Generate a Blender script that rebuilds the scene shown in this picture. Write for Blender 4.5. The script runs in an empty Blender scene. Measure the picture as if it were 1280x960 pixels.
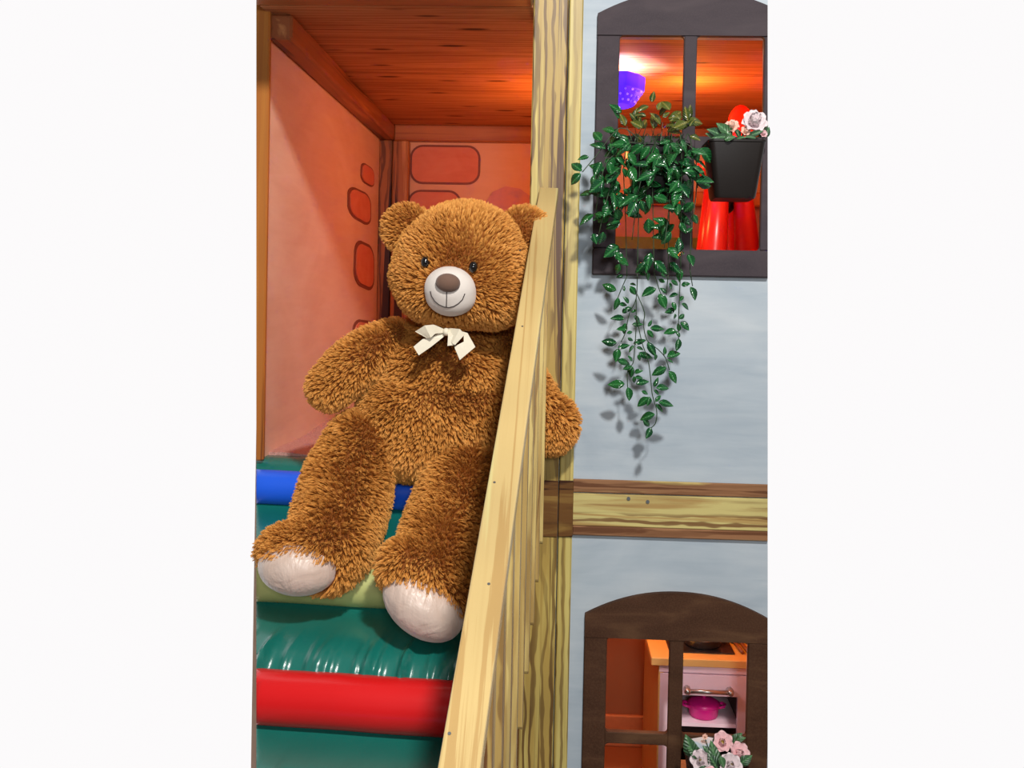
import bpy, bmesh, math, random
import numpy as np
from mathutils import Vector, Matrix, Euler, kdtree
from mathutils.bvhtree import BVHTree
random.seed(7); rng = np.random.default_rng(7)
SC = bpy.context.scene
COL = SC.collection
R = math.radians
# ---------------------------------------------------------------- camera
F = 1150.0; CX, CY = 640.0, 390.0
CAM = Vector((0, -2.3, 1.5))
YAW, PITCH, ROLL = R(2.6), R(1.0), 0.0205
fw = Vector((-math.sin(YAW)*math.cos(PITCH), math.cos(YAW)*math.cos(PITCH), -math.sin(PITCH)))
r0 = Vector((math.cos(YAW), math.sin(YAW), 0)); u0 = r0.cross(fw)
cr = r0*math.cos(ROLL)+u0*math.sin(ROLL); cu = -r0*math.sin(ROLL)+u0*math.cos(ROLL)
cd = bpy.data.cameras.new('camera'); cam = bpy.data.objects.new('camera', cd); COL.objects.link(cam)
cam.matrix_world = Matrix(((cr.x, cu.x, -fw.x, CAM.x), (cr.y, cu.y, -fw.y, CAM.y), (cr.z, cu.z, -fw.z, CAM.z), (0, 0, 0, 1)))
cd.sensor_width = 36; cd.lens = 36*F/1280; cd.shift_y = -(480-CY)/1280; cd.clip_start = 0.02
SC.camera = cam
# ---------------------------------------------------------------- world, exposure, lamps
SC.view_settings.view_transform = 'Standard'; SC.view_settings.look = 'None'
SC.view_settings.exposure = 0; SC.view_settings.gamma = 1; SC.view_settings.use_curve_mapping = False
wd = bpy.data.worlds.new('world'); SC.world = wd; wd.use_nodes = True
wd.node_tree.nodes['Background'].inputs[0].default_value = (0.975, 0.96, 0.965, 1)
wd.node_tree.nodes['Background'].inputs[1].default_value = 1.0
def lamp(name, kind, loc, power, color, size=.1, target=None, spot=None):
    l = bpy.data.lights.new(name, kind); l.energy = power; l.color = color
    if kind == 'AREA': l.shape = 'DISK'; l.size = size
    else: l.shadow_soft_size = size
    if spot: l.spot_size = R(spot); l.spot_blend = .5
    o = bpy.data.objects.new(name, l); COL.objects.link(o); o.location = loc
    if target is not None: o.rotation_euler = (Vector(target)-Vector(loc)).to_track_quat('-Z', 'Y').to_euler()
    return o
lamp('hall_spotlight', 'AREA', (.42, -2.5, 3.2), 88, (1, .97, .92), .20, (-.1, -.1, 1.2))
lamp('hall_fill_light', 'AREA', (.25, -3.5, 2.0), 32, (.95, .97, 1), .5, (.1, 0, 1.1))  # soft front fill, added to lift the bear and the kitchen
lamp('loft_fill', 'POINT', (.02, .75, 1.95), 7.2, (1, .32, .075), .05)  # unseen warm fill added behind the post to light the loft
lamp('kitchen_front_fill', 'POINT', (.24, .085, .72), 1.5, (1, .78, .82), .03)  # added fill just inside the facade, brightens the white kitchen front
lamp('kitchen_room_bulb', 'POINT', (.22, .42, .93), 4.5, (1, .36, .06), .03)

# ---------------------------------------------------------------- helpers
def ray(px, py):
    return (fw + cr*((px-CX)/F) + cu*(-(py-CY)/F))
def W(px, py, D):                       # point seen at (px, py) on the vertical plane D metres in front of the camera
    d = ray(px, py); return CAM + d*(D/d.y)
def WX(px, py, X):
    d = ray(px, py); return CAM + d*((X-CAM.x)/d.x)
def proj(p):
    v = Vector(p)-CAM; z = v.dot(fw); return (CX+F*v.dot(cr)/z, CY-F*v.dot(cu)/z)
OFF = {}
def off(p):
    while p is not None:
        if p.name in OFF: return OFF[p.name]
        p = p.parent
    return Vector((0, 0, 0))
def meshobj(name, me, mat, parent=None):
    if mat is not None and len(me.materials) == 0: me.materials.append(mat)
    o = bpy.data.objects.new(name, me); COL.objects.link(o)
    if parent is not None: o.parent = parent
    return o
def obj(name, bm, mat, parent=None, smooth=False, fix=True):
    if fix: bmesh.ops.recalc_face_normals(bm, faces=bm.faces)
    of = off(parent)
    if of.length > 0: bmesh.ops.translate(bm, vec=-of, verts=bm.verts)
    me = bpy.data.meshes.new(name); bm.to_mesh(me); bm.free()
    if smooth:
        for p in me.polygons: p.use_smooth = True
    return meshobj(name, me, mat, parent)
def thing(name, loc, label, cat, group=None):
    o = bpy.data.objects.new(name, None); COL.objects.link(o); o.location = loc; o.empty_display_size = .05
    OFF[o.name] = Vector(loc); o['label'] = label; o['category'] = cat
    if group: o['group'] = group
    return o
def struct(o, label=None, cat=None):
    o['kind'] = 'structure'
    if label: o['label'] = label
    if cat: o['category'] = cat
    return o
def box(bm, x0, x1, y0, y1, z0, z1, bev=0, seg=1):
    n = len(bm.verts)
    r = bmesh.ops.create_cube(bm, size=1); vs = r['verts']
    for v in vs:
        v.co = Vector(((x0+x1)/2+v.co.x*(x1-x0), (y0+y1)/2+v.co.y*(y1-y0), (z0+z1)/2+v.co.z*(z1-z0)))
    if bev:
        es = list({e for v in vs for e in v.link_edges})
        bmesh.ops.bevel(bm, geom=es, offset=bev, segments=seg, affect='EDGES', profile=.5)
    return bm
def mkbox(*a, **k): return box(bmesh.new(), *a, **k)
def beam(bm, p, q, wv, hv, bev=0):
    """bar from p to q, half-width vector wv, half-height vector hv"""
    p, q, wv, hv = map(Vector, (p, q, wv, hv))
    vs = [bm.verts.new(c+a*wv+b*hv) for c in (p, q) for a, b in ((-1, -1), (1, -1), (1, 1), (-1, 1))]
    fs = [(0, 1, 2, 3), (7, 6, 5, 4), (0, 4, 5, 1), (1, 5, 6, 2), (2, 6, 7, 3), (3, 7, 4, 0)]
    for f in fs: bm.faces.new([vs[i] for i in f])
    if bev:
        es = list({e for v in vs for e in v.link_edges})
        bmesh.ops.recalc_face_normals(bm, faces=bm.faces)
        bmesh.ops.bevel(bm, geom=es, offset=bev, segments=2, affect='EDGES', profile=.5)
    return bm
def prism(bm, pts, y0, y1):
    """outline in XZ extruded from y0 to y1"""
    a = [bm.verts.new((x, y0, z)) for x, z in pts]; b = [bm.verts.new((x, y1, z)) for x, z in pts]
    bm.faces.new(a); bm.faces.new(b[::-1])
    for i in range(len(pts)):
        j = (i+1) % len(pts); bm.faces.new((a[i], b[i], b[j], a[j]))
    return bm
def tube(bm, pts, rad, seg=8, cap=True):
    pts = [Vector(p) for p in pts]; n = len(pts)
    rs = rad if isinstance(rad, (list, tuple)) else [rad]*n
    rings = []; prev = None
    for i, p in enumerate(pts):
        t = (pts[min(i+1, n-1)]-pts[max(i-1, 0)]).normalized()
        if prev is None:
            a = t.orthogonal().normalized()
        else:
            a = (prev-t*prev.dot(t)).normalized()
        prev = a; b = t.cross(a)
        rings.append([bm.verts.new(p+(a*math.cos(2*math.pi*k/seg)+b*math.sin(2*math.pi*k/seg))*rs[i]) for k in range(seg)])
    for i in range(n-1):
        for k in range(seg):
            bm.faces.new((rings[i][k], rings[i][(k+1) % seg], rings[i+1][(k+1) % seg], rings[i+1][k]))
    if cap:
        bm.faces.new(rings[0][::-1]); bm.faces.new(rings[-1])
    return bm
def lathe(bm, prof, c, seg=32, close=False):
    """profile [(r,z)] about vertical axis at c"""
    rings = []
    for r, z in prof:
        rings.append([bm.verts.new((c[0]+r*math.cos(2*math.pi*k/seg), c[1]+r*math.sin(2*math.pi*k/seg), c[2]+z)) for k in range(seg)])
    for i in range(len(prof)-1):
        for k in range(seg):
            bm.faces.new((rings[i][k], rings[i][(k+1) % seg], rings[i+1][(k+1) % seg], rings[i+1][k]))
    bm.faces.new(rings[0][::-1]); bm.faces.new(rings[-1])
    return bm
def ell(bm, c, r, rot=None, sub=3):
    M = Matrix.Translation(Vector(c)) @ (rot.to_4x4() if rot is not None else Matrix.Identity(4)) @ Matrix.Diagonal((r[0], r[1], r[2], 1))
    bmesh.ops.create_icosphere(bm, subdivisions=sub, radius=1, matrix=M); return bm
# the model ends where the photograph's side edges are
def edge_plane(px):
    a, b = ray(px, 0), ray(px, 960); n = a.cross(b).normalized()
    if n.x < 0: n = -n
    return n
NL, NR = edge_plane(320.4), edge_plane(959.6)
def trim_bm(bm, left=True, right=True):
    for n, s, use in ((NL, -1, left), (NR, 1, right)):
        if not use: continue
        r = bmesh.ops.bisect_plane(bm, geom=bm.verts[:]+bm.edges[:]+bm.faces[:], plane_co=CAM, plane_no=n*s, clear_outer=True)
        es = [e for e in r['geom_cut'] if isinstance(e, bmesh.types.BMEdge)]
        if es: bmesh.ops.holes_fill(bm, edges=es, sides=0)
    return bm

# ---------------------------------------------------------------- materials
class NT:
    def __init__(s, name):
        s.m = bpy.data.materials.new(name); s.m.use_nodes = True; s.t = s.m.node_tree; s.N = s.t.nodes; s.L = s.t.links
        s.b = s.N['Principled BSDF']
    def n(s, kind, **k):
        x = s.N.new(kind)
        for a, v in k.items():
            if a.startswith('i_'):
                key = a[2:]; x.inputs[int(key) if key.isdigit() else key.replace('_', ' ')].default_value = v
            else: setattr(x, a, v)
        return x
    def coord(s, scale=(1, 1, 1), loc=(0, 0, 0), rot=(0, 0, 0), out='Object'):
        tc = s.n('ShaderNodeTexCoord'); mp = s.n('ShaderNodeMapping')
        mp.inputs['Scale'].default_value = scale; mp.inputs['Location'].default_value = loc; mp.inputs['Rotation'].default_value = rot
        s.L.new(tc.outputs[out], mp.inputs[0]); return mp.outputs[0]
    def noise(s, vec, scale, detail=4, dist=0, rough=.5):
        x = s.n('ShaderNodeTexNoise'); x.inputs['Scale'].default_value = scale; x.inputs['Detail'].default_value = detail
        x.inputs['Distortion'].default_value = dist; x.inputs['Roughness'].default_value = rough
        s.L.new(vec, x.inputs['Vector']); return x.outputs['Fac']
    def ramp(s, fac, stops, interp='LINEAR'):
        x = s.n('ShaderNodeValToRGB'); x.color_ramp.interpolation = interp; e = x.color_ramp.elements
        while len(e) < len(stops): e.new(.5)
        for i, (p, c) in enumerate(stops):
            e[i].position = p; e[i].color = (c[0], c[1], c[2], 1) if not isinstance(c, (int, float)) else (c, c, c, 1)
        s.L.new(fac, x.inputs[0]); return x.outputs[0]
    def mix(s, fac, a, b, mode='MIX'):
        x = s.n('ShaderNodeMix', data_type='RGBA', blend_type=mode)
        for v, i in ((fac, 0), (a, 6), (b, 7)):
            if isinstance(v, (int, float)): x.inputs[i].default_value = v
            elif isinstance(v, tuple): x.inputs[i].default_value = (v[0], v[1], v[2], 1)
            else: s.L.new(v, x.inputs[i])
        return x.outputs[2]
    def color(s, v):
        if isinstance(v, tuple): s.b.inputs['Base Color'].default_value = (v[0], v[1], v[2], 1)
        else: s.L.new(v, s.b.inputs['Base Color'])
    def bump(s, h, strength=.3, dist=.002):
        x = s.n('ShaderNodeBump'); x.inputs['Strength'].default_value = strength; x.inputs['Distance'].default_value = dist
        s.L.new(h, x.inputs['Height']); s.L.new(x.outputs[0], s.b.inputs['Normal'])
    def set(s, rough=.5, spec=.5, **k):
        s.b.inputs['Roughness'].default_value = rough; s.b.inputs['Specular IOR Level'].default_value = spec
        for a, v in k.items(): s.b.inputs[a.replace('_', ' ')].default_value = v
        return s.m
def plain(name, c, rough=.5, spec=.5, nscale=60, amt=.12, bump=.1, **k):
    m = NT(name); v = m.coord()
    n = m.noise(v, nscale, 3)
    m.color(m.mix(n, tuple(x*(1-amt) for x in c), tuple(min(1, x*(1+amt)) for x in c)))
    if bump: m.bump(n, bump, .001)
    return m.set(rough, spec, **k)
def wood(name, base, mid, dark, axis='Z', across=16, along=1.1, lo=.5, hi=.66, seed=0, rough=.5, knots=False, fine=.35, pre=None, lines=0, low=0):
    m = NT(name)
    sc = {'X': (along, across, across), 'Y': (across, along, across), 'Z': (across, across, along)}[axis]
    def co(sc_, lc_):
        if pre is None: return m.coord(sc_, lc_)
        r_ = m.coord((1, 1, 1), rot=pre); mp = m.n('ShaderNodeMapping'); mp.inputs['Scale'].default_value = sc_; mp.inputs['Location'].default_value = lc_
        m.L.new(r_, mp.inputs[0]); return mp.outputs[0]
    v = co(sc, (seed, seed*.7, seed*1.3))
    n1 = m.noise(v, 1.0, 5, .9, .55)
    sc2 = tuple(x*5 if x != along else x*2.5 for x in sc)
    n2 = m.noise(co(sc2, (seed, 0, 0)), 1.0, 3, .2)
    c = m.ramp(n1, [(0, base), (lo-.1, base), (lo, mid), (hi-.03, mid), (hi, dark), (1, dark)])
    # fine pencil-like painted streaks
    st = m.ramp(n2, [(0, 0), (.58, 0), (.68, 1)])
    c = m.mix(m.mix(1.0, st, (fine, fine, fine), 'MULTIPLY'), c, dark)
    if lines:
        w = m.n('ShaderNodeTexWave', wave_type='BANDS', bands_direction={'X': 'Z', 'Z': 'X', 'Y': 'X'}[axis]); w.inputs['Scale'].default_value = 13
        w.inputs['Distortion'].default_value = 7; w.inputs['Detail'].default_value = 3; w.inputs['Detail Scale'].default_value = 1.6
        m.L.new(co({'X': (.22, 1, 1), 'Z': (1, 1, .22), 'Y': (1, .22, 1)}[axis], (seed, seed, 0)), w.inputs['Vector'])
        ln = m.ramp(w.outputs['Fac'], [(0, 1), (.22, .9), (.42, 0)])
        br = m.ramp(m.noise(co(tuple(x*.35 for x in sc), (seed+3, 0, 1)), 1, 3), [(.36, 0), (.52, 1)])
        if low:      # more painted grain on the lower half of the post
            sp = m.n('ShaderNodeSeparateXYZ'); m.L.new(m.coord(), sp.inputs[0])
            br = m.mix(m.ramp(sp.outputs['Z'], [(.0, 1), (.55, 1), (1, 0)]), br, m.mix(.6, br, (1, 1, 1)))
        c = m.mix(m.mix(1.0, m.mix(1.0, ln, br, 'MULTIPLY'), (lines, lines, lines), 'MULTIPLY'), c, dark)
    big = m.noise(m.coord((3, 3, 3)), 1, 2)
    c = m.mix(1.0, c, m.ramp(big, [(.3, .84), (.7, 1.1)]), 'MULTIPLY')
    m.color(c); m.bump(n2, .25, .001)
    return m.set(rough, .35)
M = {}
M['post'] = wood('painted_post_wood', (.58, .46, .14), (.42, .28, .07), (.09, .036, .010), 'Z', 24, .8, .50, .63, 1, .4, fine=.9, lines=.95, low=1)
M['post_side'] = wood('painted_post_side_wood', (.57, .46, .15), (.42, .30, .08), (.10, .042, .012), 'Z', 24, .7, .54, .64, 4, .4, fine=.5, lines=.75, low=1)
M['post_dark'] = wood('scorched_post_wood', (.25, .14, .035), (.14, .06, .015), (.04, .012, .004), 'X', 18, 1.6, .42, .54, 4, .35)
M['beam'] = wood('painted_beam_wood', (.54, .46, .18), (.40, .26, .09), (.15, .06, .02), 'X', 30, 1.5, .53, .62, 9, .4, fine=.4, lines=.9)
M['beam_brown'] = wood('painted_beam_brown', (.52, .40, .15), (.27, .13, .06), (.13, .05, .02), 'X', 30, 2.0, .42, .58, 12, .4, fine=.3, lines=.5)
M['rail'] = wood('pine_rail_wood', (.56, .48, .21), (.52, .38, .16), (.42, .27, .10), 'Y', 30, .7, .46, .62, 3, .38, fine=.15, pre=(R(-31), 0, 0))
M['slat'] = wood('pine_slat_wood', (.58, .44, .16), (.42, .28, .09), (.14, .06, .02), 'Z', 30, 1.4, .50, .62, 5, .45, fine=.4, lines=.6)
M['trim'] = wood('orange_trim_wood', (.52, .20, .035), (.44, .15, .028), (.22, .07, .02), 'Z', 22, .8, .55, .66, 6, .4, fine=.3)
M['loftbeam'] = wood('loft_beam_wood', (.50, .20, .07), (.30, .09, .03), (.08, .02, .01), 'Y', 14, .8, .42, .58, 8, .4)
M['loftbeam_x'] = wood('loft_back_beam_wood', (.44, .16, .05), (.34, .11, .035), (.14, .03, .012), 'X', 18, 1.2, .5, .64, 8, .4)
M['loftpost'] = wood('loft_corner_wood', (.60, .28, .10), (.36, .13, .04), (.05, .015, .01), 'Z', 14, .8, .44, .54, 2, .4, lines=.7)
def plywood():
    m = NT('ceiling_plywood')
    v = m.coord((1.2, 16, 16)); n = m.noise(v, 1, 5, 1.5, .6)
    w = m.n('ShaderNodeTexWave', wave_type='BANDS', bands_direction='Y'); w.inputs['Scale'].default_value = 5; w.inputs['Distortion'].default_value = 5; w.inputs['Detail'].default_value = 3; w.inputs['Detail Scale'].default_value = 1.2
    m.L.new(m.coord((.5, 3, 3)), w.inputs['Vector'])
    c = m.ramp(n, [(.3, (.58, .26, .11)), (.5, (.44, .17, .065)), (.68, (.24, .075, .028))])
    c = m.mix(.25, c, m.ramp(w.outputs['Fac'], [(0, (.3, .1, .04)), (1, (.7, .36, .17))]))
    vo = m.n('ShaderNodeTexVoronoi'); vo.inputs['Scale'].default_value = 3.4; m.L.new(m.coord((1, 4, 1), (.3, .2, 0)), vo.inputs['Vector'])
    k = m.ramp(vo.outputs['Distance'], [(0, 1), (.09, .9), (.17, 0)])
    c = m.mix(k, c, (.06, .015, .008))
    m.color(c); m.bump(n, .2); return m.set(.75, .15)
M['ply'] = plywood()
def plaster(name, a, b, c2, scale=3, rough=.6, spec=.3):
    m = NT(name); v = m.coord((1, 1, 1.6), rot=(0, .5, 0)); n = m.noise(v, scale, 5, .8)
    n2 = m.noise(m.coord((1, 1, 9), rot=(0, 1.1, 0)), 4, 6, .6, .6)
    c = m.ramp(n, [(.28, a), (.5, b), (.75, c2)])
    c = m.mix(.3, c, m.ramp(n2, [(.3, a), (.7, c2)]))
    m.color(c); m.bump(n2, .15, .002); return m.set(rough, spec)
M['facade'] = plaster('grey_blue_plaster', (.30, .365, .43), (.395, .46, .52), (.50, .55, .59))
M['pinkwall'] = plaster('pink_plaster', (.66, .38, .27), (.74, .47, .35), (.80, .56, .44), 2.2)
M['backwall'] = plaster('salmon_plaster', (.66, .33, .20), (.74, .40, .25), (.78, .46, .30), 2)
M['mauve'] = plain('mauve_paint', (.45, .22, .24), .6)
M['greenpaint'] = plain('olive_paint', (.16, .22, .06), .6)
M['stone'] = plaster('painted_stone_red', (.62, .16, .09), (.68, .20, .12), (.72, .26, .16), 8)
M['stone_edge'] = plain('painted_stone_outline', (.22, .06, .04), .6)
M['cloud'] = plaster('painted_cloud_pink', (.55, .22, .24), (.72, .30, .28), (.40, .24, .34), 9)
def frame_mat(name, a, b, c2):
    m = NT(name); n = m.noise(m.coord((4, 4, 14), rot=(0, 1.2, 0)), 1.5, 5, .6)
    f = m.noise(m.coord(), 260, 2)
    c = m.ramp(n, [(.3, a), (.55, b), (.8, c2)]); m.color(m.mix(m.ramp(f, [(.4, 0), (.7, .25)]), c, c2)); m.bump(f, .15, .0006); return m.set(.7, .15)
M['frame_up'] = frame_mat('grey_brown_window_paint', (.046, .037, .044), (.058, .046, .053), (.078, .062, .068))
M['frame_low'] = frame_mat('dark_brown_window_paint', (.046, .019, .010), (.064, .028, .015), (.13, .065, .032))
M['hall'] = plain('hall_paint', (.30, .29, .28), .8)
M['hallfloor'] = plain('hall_floor', (.22, .20, .19), .6)
M['orangewall'] = plain('orange_brown_paint', (.32, .10, .03), .6, nscale=8)
M['orangebase'] = plain('orange_baseboard_paint', (.6, .2, .07), .5)
M['orangered'] = plain('orange_red_paint', (.62, .10, .03), .5)
def vinyl(name, c, rough=.32, sc=5, b=.25):
    m = NT(name); n = m.noise(m.coord((1.4, 1, 1)), sc, 3, .4); f = m.noise(m.coord(), 420, 2)
    m.color(m.mix(n, tuple(x*.88 for x in c), tuple(min(1, x*1.1) for x in c))); 
    h = m.mix(.12, n, f); m.bump(h, b, .006); return m.set(rough, .5)
M['v_green'] = vinyl('green_vinyl', (.006, .15, .12), .27, 6, .3); M['v_green'].node_tree.nodes['Principled BSDF'].inputs['Specular IOR Level'].default_value = .85
M['v_blue'] = vinyl('blue_vinyl', (.010, .11, .80), .38)
M['v_yellow'] = vinyl('pale_yellow_vinyl', (.52, .54, .20), .42)
M['v_red'] = vinyl('red_vinyl', (.66, .010, .012), .26, 3, .06)
def carpet():
    m = NT('pink_carpet'); f = m.noise(m.coord(), 300, 3, 0, .7); n = m.noise(m.coord(), 6, 3)
    m.color(m.mix(n, m.ramp(f, [(.35, (.35, .15, .13)), (.6, (.72, .42, .36)), (.75, (.85, .6, .52))]), (.6, .3, .26))); m.bump(f, .8, .004); return m.set(.95, .1)
M['carpet'] = carpet()
M['pot'] = plain('dark_planter_plastic', (.012, .009, .008), .45, .2, 400, .25, .08)
M['pot_sheen'] = plain('pale_blue_pot_sheen', (.55, .68, .78), .5)
M['soil'] = plain('dark_soil', (.02, .015, .01), .9)
M['screw'] = plain('steel_screw', (.25, .27, .28), .35, Metallic=.9)
def leafmat(name, a, b, vein, rough=.3):
    m = NT(name); tc = m.n('ShaderNodeTexCoord'); sep = m.n('ShaderNodeSeparateXYZ'); m.L.new(tc.outputs['Object'], sep.inputs[0])
    # veins run from the midrib out towards the tip
    ab = m.n('ShaderNodeMath', operation='ABSOLUTE'); m.L.new(sep.outputs['X'], ab.inputs[0])
    mu = m.n('ShaderNodeMath', operation='MULTIPLY_ADD'); mu.inputs[1].default_value = -1.4; m.L.new(ab.outputs[0], mu.inputs[0]); m.L.new(sep.outputs['Y'], mu.inputs[2])
    sn = m.n('ShaderNodeMath', operation='MULTIPLY'); sn.inputs[1].default_value = 34; m.L.new(mu.outputs[0], sn.inputs[0])
    s2 = m.n('ShaderNodeMath', operation='SINE'); m.L.new(sn.outputs[0], s2.inputs[0])
    oi = m.n('ShaderNodeObjectInfo'); c = m.mix(oi.outputs['Random'], a, b)
    rib = m.ramp(ab.outputs[0], [(0, 1), (.03, .7), (.06, 0)])
    c = m.mix(m.ramp(s2.outputs[0], [(.75, 0), (1, .2)]), c, vein); c = m.mix(rib, c, vein)
    m.color(c); m.bump(s2.outputs[0], .35, .02)
    m.b.inputs['Transmission Weight'].default_value = 0
    m.b.inputs['Subsurface Weight'].default_value = .0
    return m.set(rough, .6)
M['leaf'] = leafmat('trailing_leaf', (.003, .050, .018), (.010, .110, .022), (.035, .19, .05), .22)
M['leaf2'] = leafmat('flower_leaf', (.02, .07, .03), (.05, .14, .05), (.1, .25, .1), .4)
M['stem'] = plain('dark_green_stem', (.02, .05, .018), .5)
def petalmat(name, a, b):
    m = NT(name); n = m.noise(m.coord(), 3, 2); m.color(m.mix(n, a, b)); return m.set(.6, .3)
M['petal'] = petalmat('pale_pink_petal', (.80, .56, .58), (.72, .40, .42)); M['petal2'] = petalmat('peach_petal', (.72, .42, .32), (.85, .6, .5))
M['petal3'] = petalmat('white_petal', (.74, .66, .67), (.66, .52, .55))
M['pistil'] = plain('yellow_pistil', (.75, .6, .12), .7)
M['white_lam'] = plain('white_laminate', (.90, .72, .80), .4, bump=0, amt=.03)
M['birch'] = plain('birch_top', (.74, .46, .14), .35, nscale=20)
M['hob'] = plain('black_hob', (.02, .018, .018), .2)
M['steel'] = plain('brushed_steel', (.5, .47, .44), .28, Metallic=1.0)
M['dark_in'] = plain('dark_oven_inside', (.10, .055, .05), .6)
M['magenta'] = plain('magenta_toy_plastic', (.80, .015, .30), .35)
M['brownwood'] = plain('brown_utensil_wood', (.22, .08, .03), .5)
M['red_plastic'] = plain('red_plastic', (.80, .02, .012), .3, bump=0, amt=.04)
M['black'] = plain('black_plastic', (.012, .014, .02), .3)
def lampshade(name, c, tr, base=.35):
    m = NT(name); m.color(c); m.set(.4, .4); t = m.n('ShaderNodeBsdfTranslucent'); t.inputs[0].default_value = (*tr, 1)
    x = m.n('ShaderNodeMixShader'); x.inputs[0].default_value = 1-base; m.L.new(m.b.outputs[0], x.inputs[1]); m.L.new(t.outputs[0], x.inputs[2])
    m.L.new(x.outputs[0], m.N['Material Output'].inputs[0]); return m.m
M['shade'] = lampshade('violet_lampshade', (.16, .06, .75), (.16, .10, 1)); M['shade_dot'] = lampshade('clear_lamp_dot', (.9, .9, .9), (1, 1, 1), .1)

# ================================================================= the hall around (behind the camera)
def slab(name, *a, mat='hall', label=None):
    o = obj(name, mkbox(*a), M[mat]); struct(o); return o
slab('floor', -2.2, 2.2, -4.6, -.001, -.05, 0, mat='hallfloor')
slab('ceiling', -2.2, 2.2, -4.6, 0, 4.0, 4.05)
slab('wall_rear', -2.2, 2.2, -4.65, -4.6, 0, 4.05)
slab('wall_west', -2.25, -2.2, -4.6, 0, 0, 4.05)
slab('wall_east', 2.2, 2.25, -4.6, 0, 0, 4.05)

# ================================================================= playhouse shell
ZF, ZC = W(321, 571, 2.3).z, 2.195         # loft floor, loft ceiling
XW = W(333, 250, 2.3).x                    # left wall of the loft
DB = 3.80; YB = DB-2.3                     # loft back wall
XPL = W(665.5, 100, 2.28).x                # left edge of the big post
XG = W(709.5, 100, 2.28).x; XPR = W(727.4, 100, 2.28).x
XR = 1.3
# facade wall with two window openings
yF0, yF1 = 0.0, .05
def X(px, py, D=2.28): return W(px, py, D).x
def Z(py, px=850, D=2.28): return W(px, py, D).z
u_l, u_r = X(775, 60), X(956, 100); u_t, u_b = Z(45), Z(311.5)
l_l, l_r = X(759, 810), X(936, 830); l_t, l_b = Z(799), .18
bm = bmesh.new()
top = 3.3
for (x0, x1, z0, z1) in ((XPL, u_l-.02, 0, top), (u_r+.02, XR, 0, top), (u_l-.02, u_r+.02, u_t+.01, top),
                         (u_l-.02, u_r+.02, l_t+.01, u_b-.01), (u_l-.02, l_l-.015, .0, l_t+.01), (l_r+.01, u_r+.02, 0, l_t+.01), (l_l-.015, l_r+.01, 0, l_b)):
    if x1 > x0 and z1 > z0: box(bm, x0, x1, yF0, yF1, z0, z1)
trim_bm(bm); struct(obj('wall_front', bm, M['facade']), 'grey-blue plastered playhouse front with two arched windows')
# wall above loft opening (out of view) and under the loft floor
bm = mkbox(W(320, 0, 2.3).x-.1, XPL+.02, 0, .05, ZC+.05, top); trim_bm(bm); struct(obj('wall_front', bm, M['facade']))
bm = mkbox(W(320, 900, 2.3).x-.1, XPL+.05, .085, .11, 0, ZF-.065); trim_bm(bm); struct(obj('wall_front', bm, M['orangered']), 'orange-red panel under the loft behind the railing')
# loft left wall
bm = mkbox(XW-.02, XW, .01, YB, 0, top); struct(obj('wall_left', bm, M['pinkwall']), 'pale pink plastered left side wall of the loft')
wall_left = bpy.data.objects['wall_left']
# loft right side wall, along the edge of what the window shows
bm = mkbox(XPL-.2, 2.5, .05, YB+.05, 0, top)
def room_side():
    bm = bmesh.new(); a = W(962, 300, 2.36); b = W(962, 300, 3.9)
    d = Vector((1, 0, 0))*.03
    pts = [(a.x, a.y), (b.x, b.y), (b.x+.03, b.y), (a.x+.03, a.y)]
    lo = [bm.verts.new((x, y, 0)) for x, y in pts]; hi = [bm.verts.new((x, y, top)) for x, y in pts]
    bm.faces.new(lo); bm.faces.new(hi[::-1])
    for i in range(4): bm.faces.new((lo[i], lo[(i+1) % 4], hi[(i+1) % 4], hi[i]))
    return bm
bmesh.ops.delete(bm, geom=bm.verts[:]); bm.free()
bm = room_side(); trim_bm(bm, False, True)
if bm.verts: struct(obj('wall_right', bm, M['backwall']))
else: bm.free()
def room_side2(D0, D1, px=957.6):
    bm = bmesh.new()
    q = []
    for D in (D0, D1):
        for z, py in ((0, 0), (0, 0)): pass
    a0, a1 = W(px+1.8, 1200, D0), W(px+1.8, -300, D0); b0, b1 = W(px+1.8, 1200, D1), W(px+1.8, -300, D1)
    v = [bm.verts.new(p) for p in (a0, b0, b1, a1)]; n = NR*-.012
    w = [bm.verts.new(p+n) for p in (a0, b0, b1, a1)]
    bm.faces.new(v); bm.faces.new(w[::-1])
    for i in range(4): bm.faces.new((v[i], w[i], w[(i+1) % 4], v[(i+1) % 4]))
    return bm
struct(obj('wall_right', room_side2(2.355, DB+.02), M['backwall']), 'right side wall of the playhouse rooms')
# loft back wall
bm = mkbox(XW-.02, 2.2, YB, YB+.03, 0, top); trim_bm(bm); wall_back = obj('wall_back', bm, M['backwall']); struct(wall_back, 'salmon back wall of the loft with painted stones')
# loft ceiling: plywood sheets
ceil = obj('ceiling', trim_bm(mkbox(XW-.02, 2.2, .02, YB+.03, ZC+.012, ZC+.04)), M['ply']); struct(ceil, 'orange-lit plywood ceiling of the loft')
yj = W(560, 92, 3)  # joint row
dj = ray(560, 92); tj = (ZC-CAM.z)/dj.z; YJ = (CAM+dj*tj).y
for (x0, x1, y0, y1) in ((XW, XPL-.001, -.075, .052), (XW, 2.2, .052, YJ-.002), (XW, 2.2, YJ+.002, YB)):
    obj('plywood_sheet', trim_bm(mkbox(x0, x1, y0, y1, ZC, ZC+.012, bev=.0)), M['ply'], ceil)
struct(obj('trim_8', trim_bm(mkbox(XW-.3, XPL-.001, -.42, -.077, ZC-.0, top, bev=.004)), M['loftbeam_x']), 'orange-brown header board over the loft opening, its unseen front depth added for shade')  # extra forward depth, out of view, lowers the shadow edge on the left wall
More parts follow.
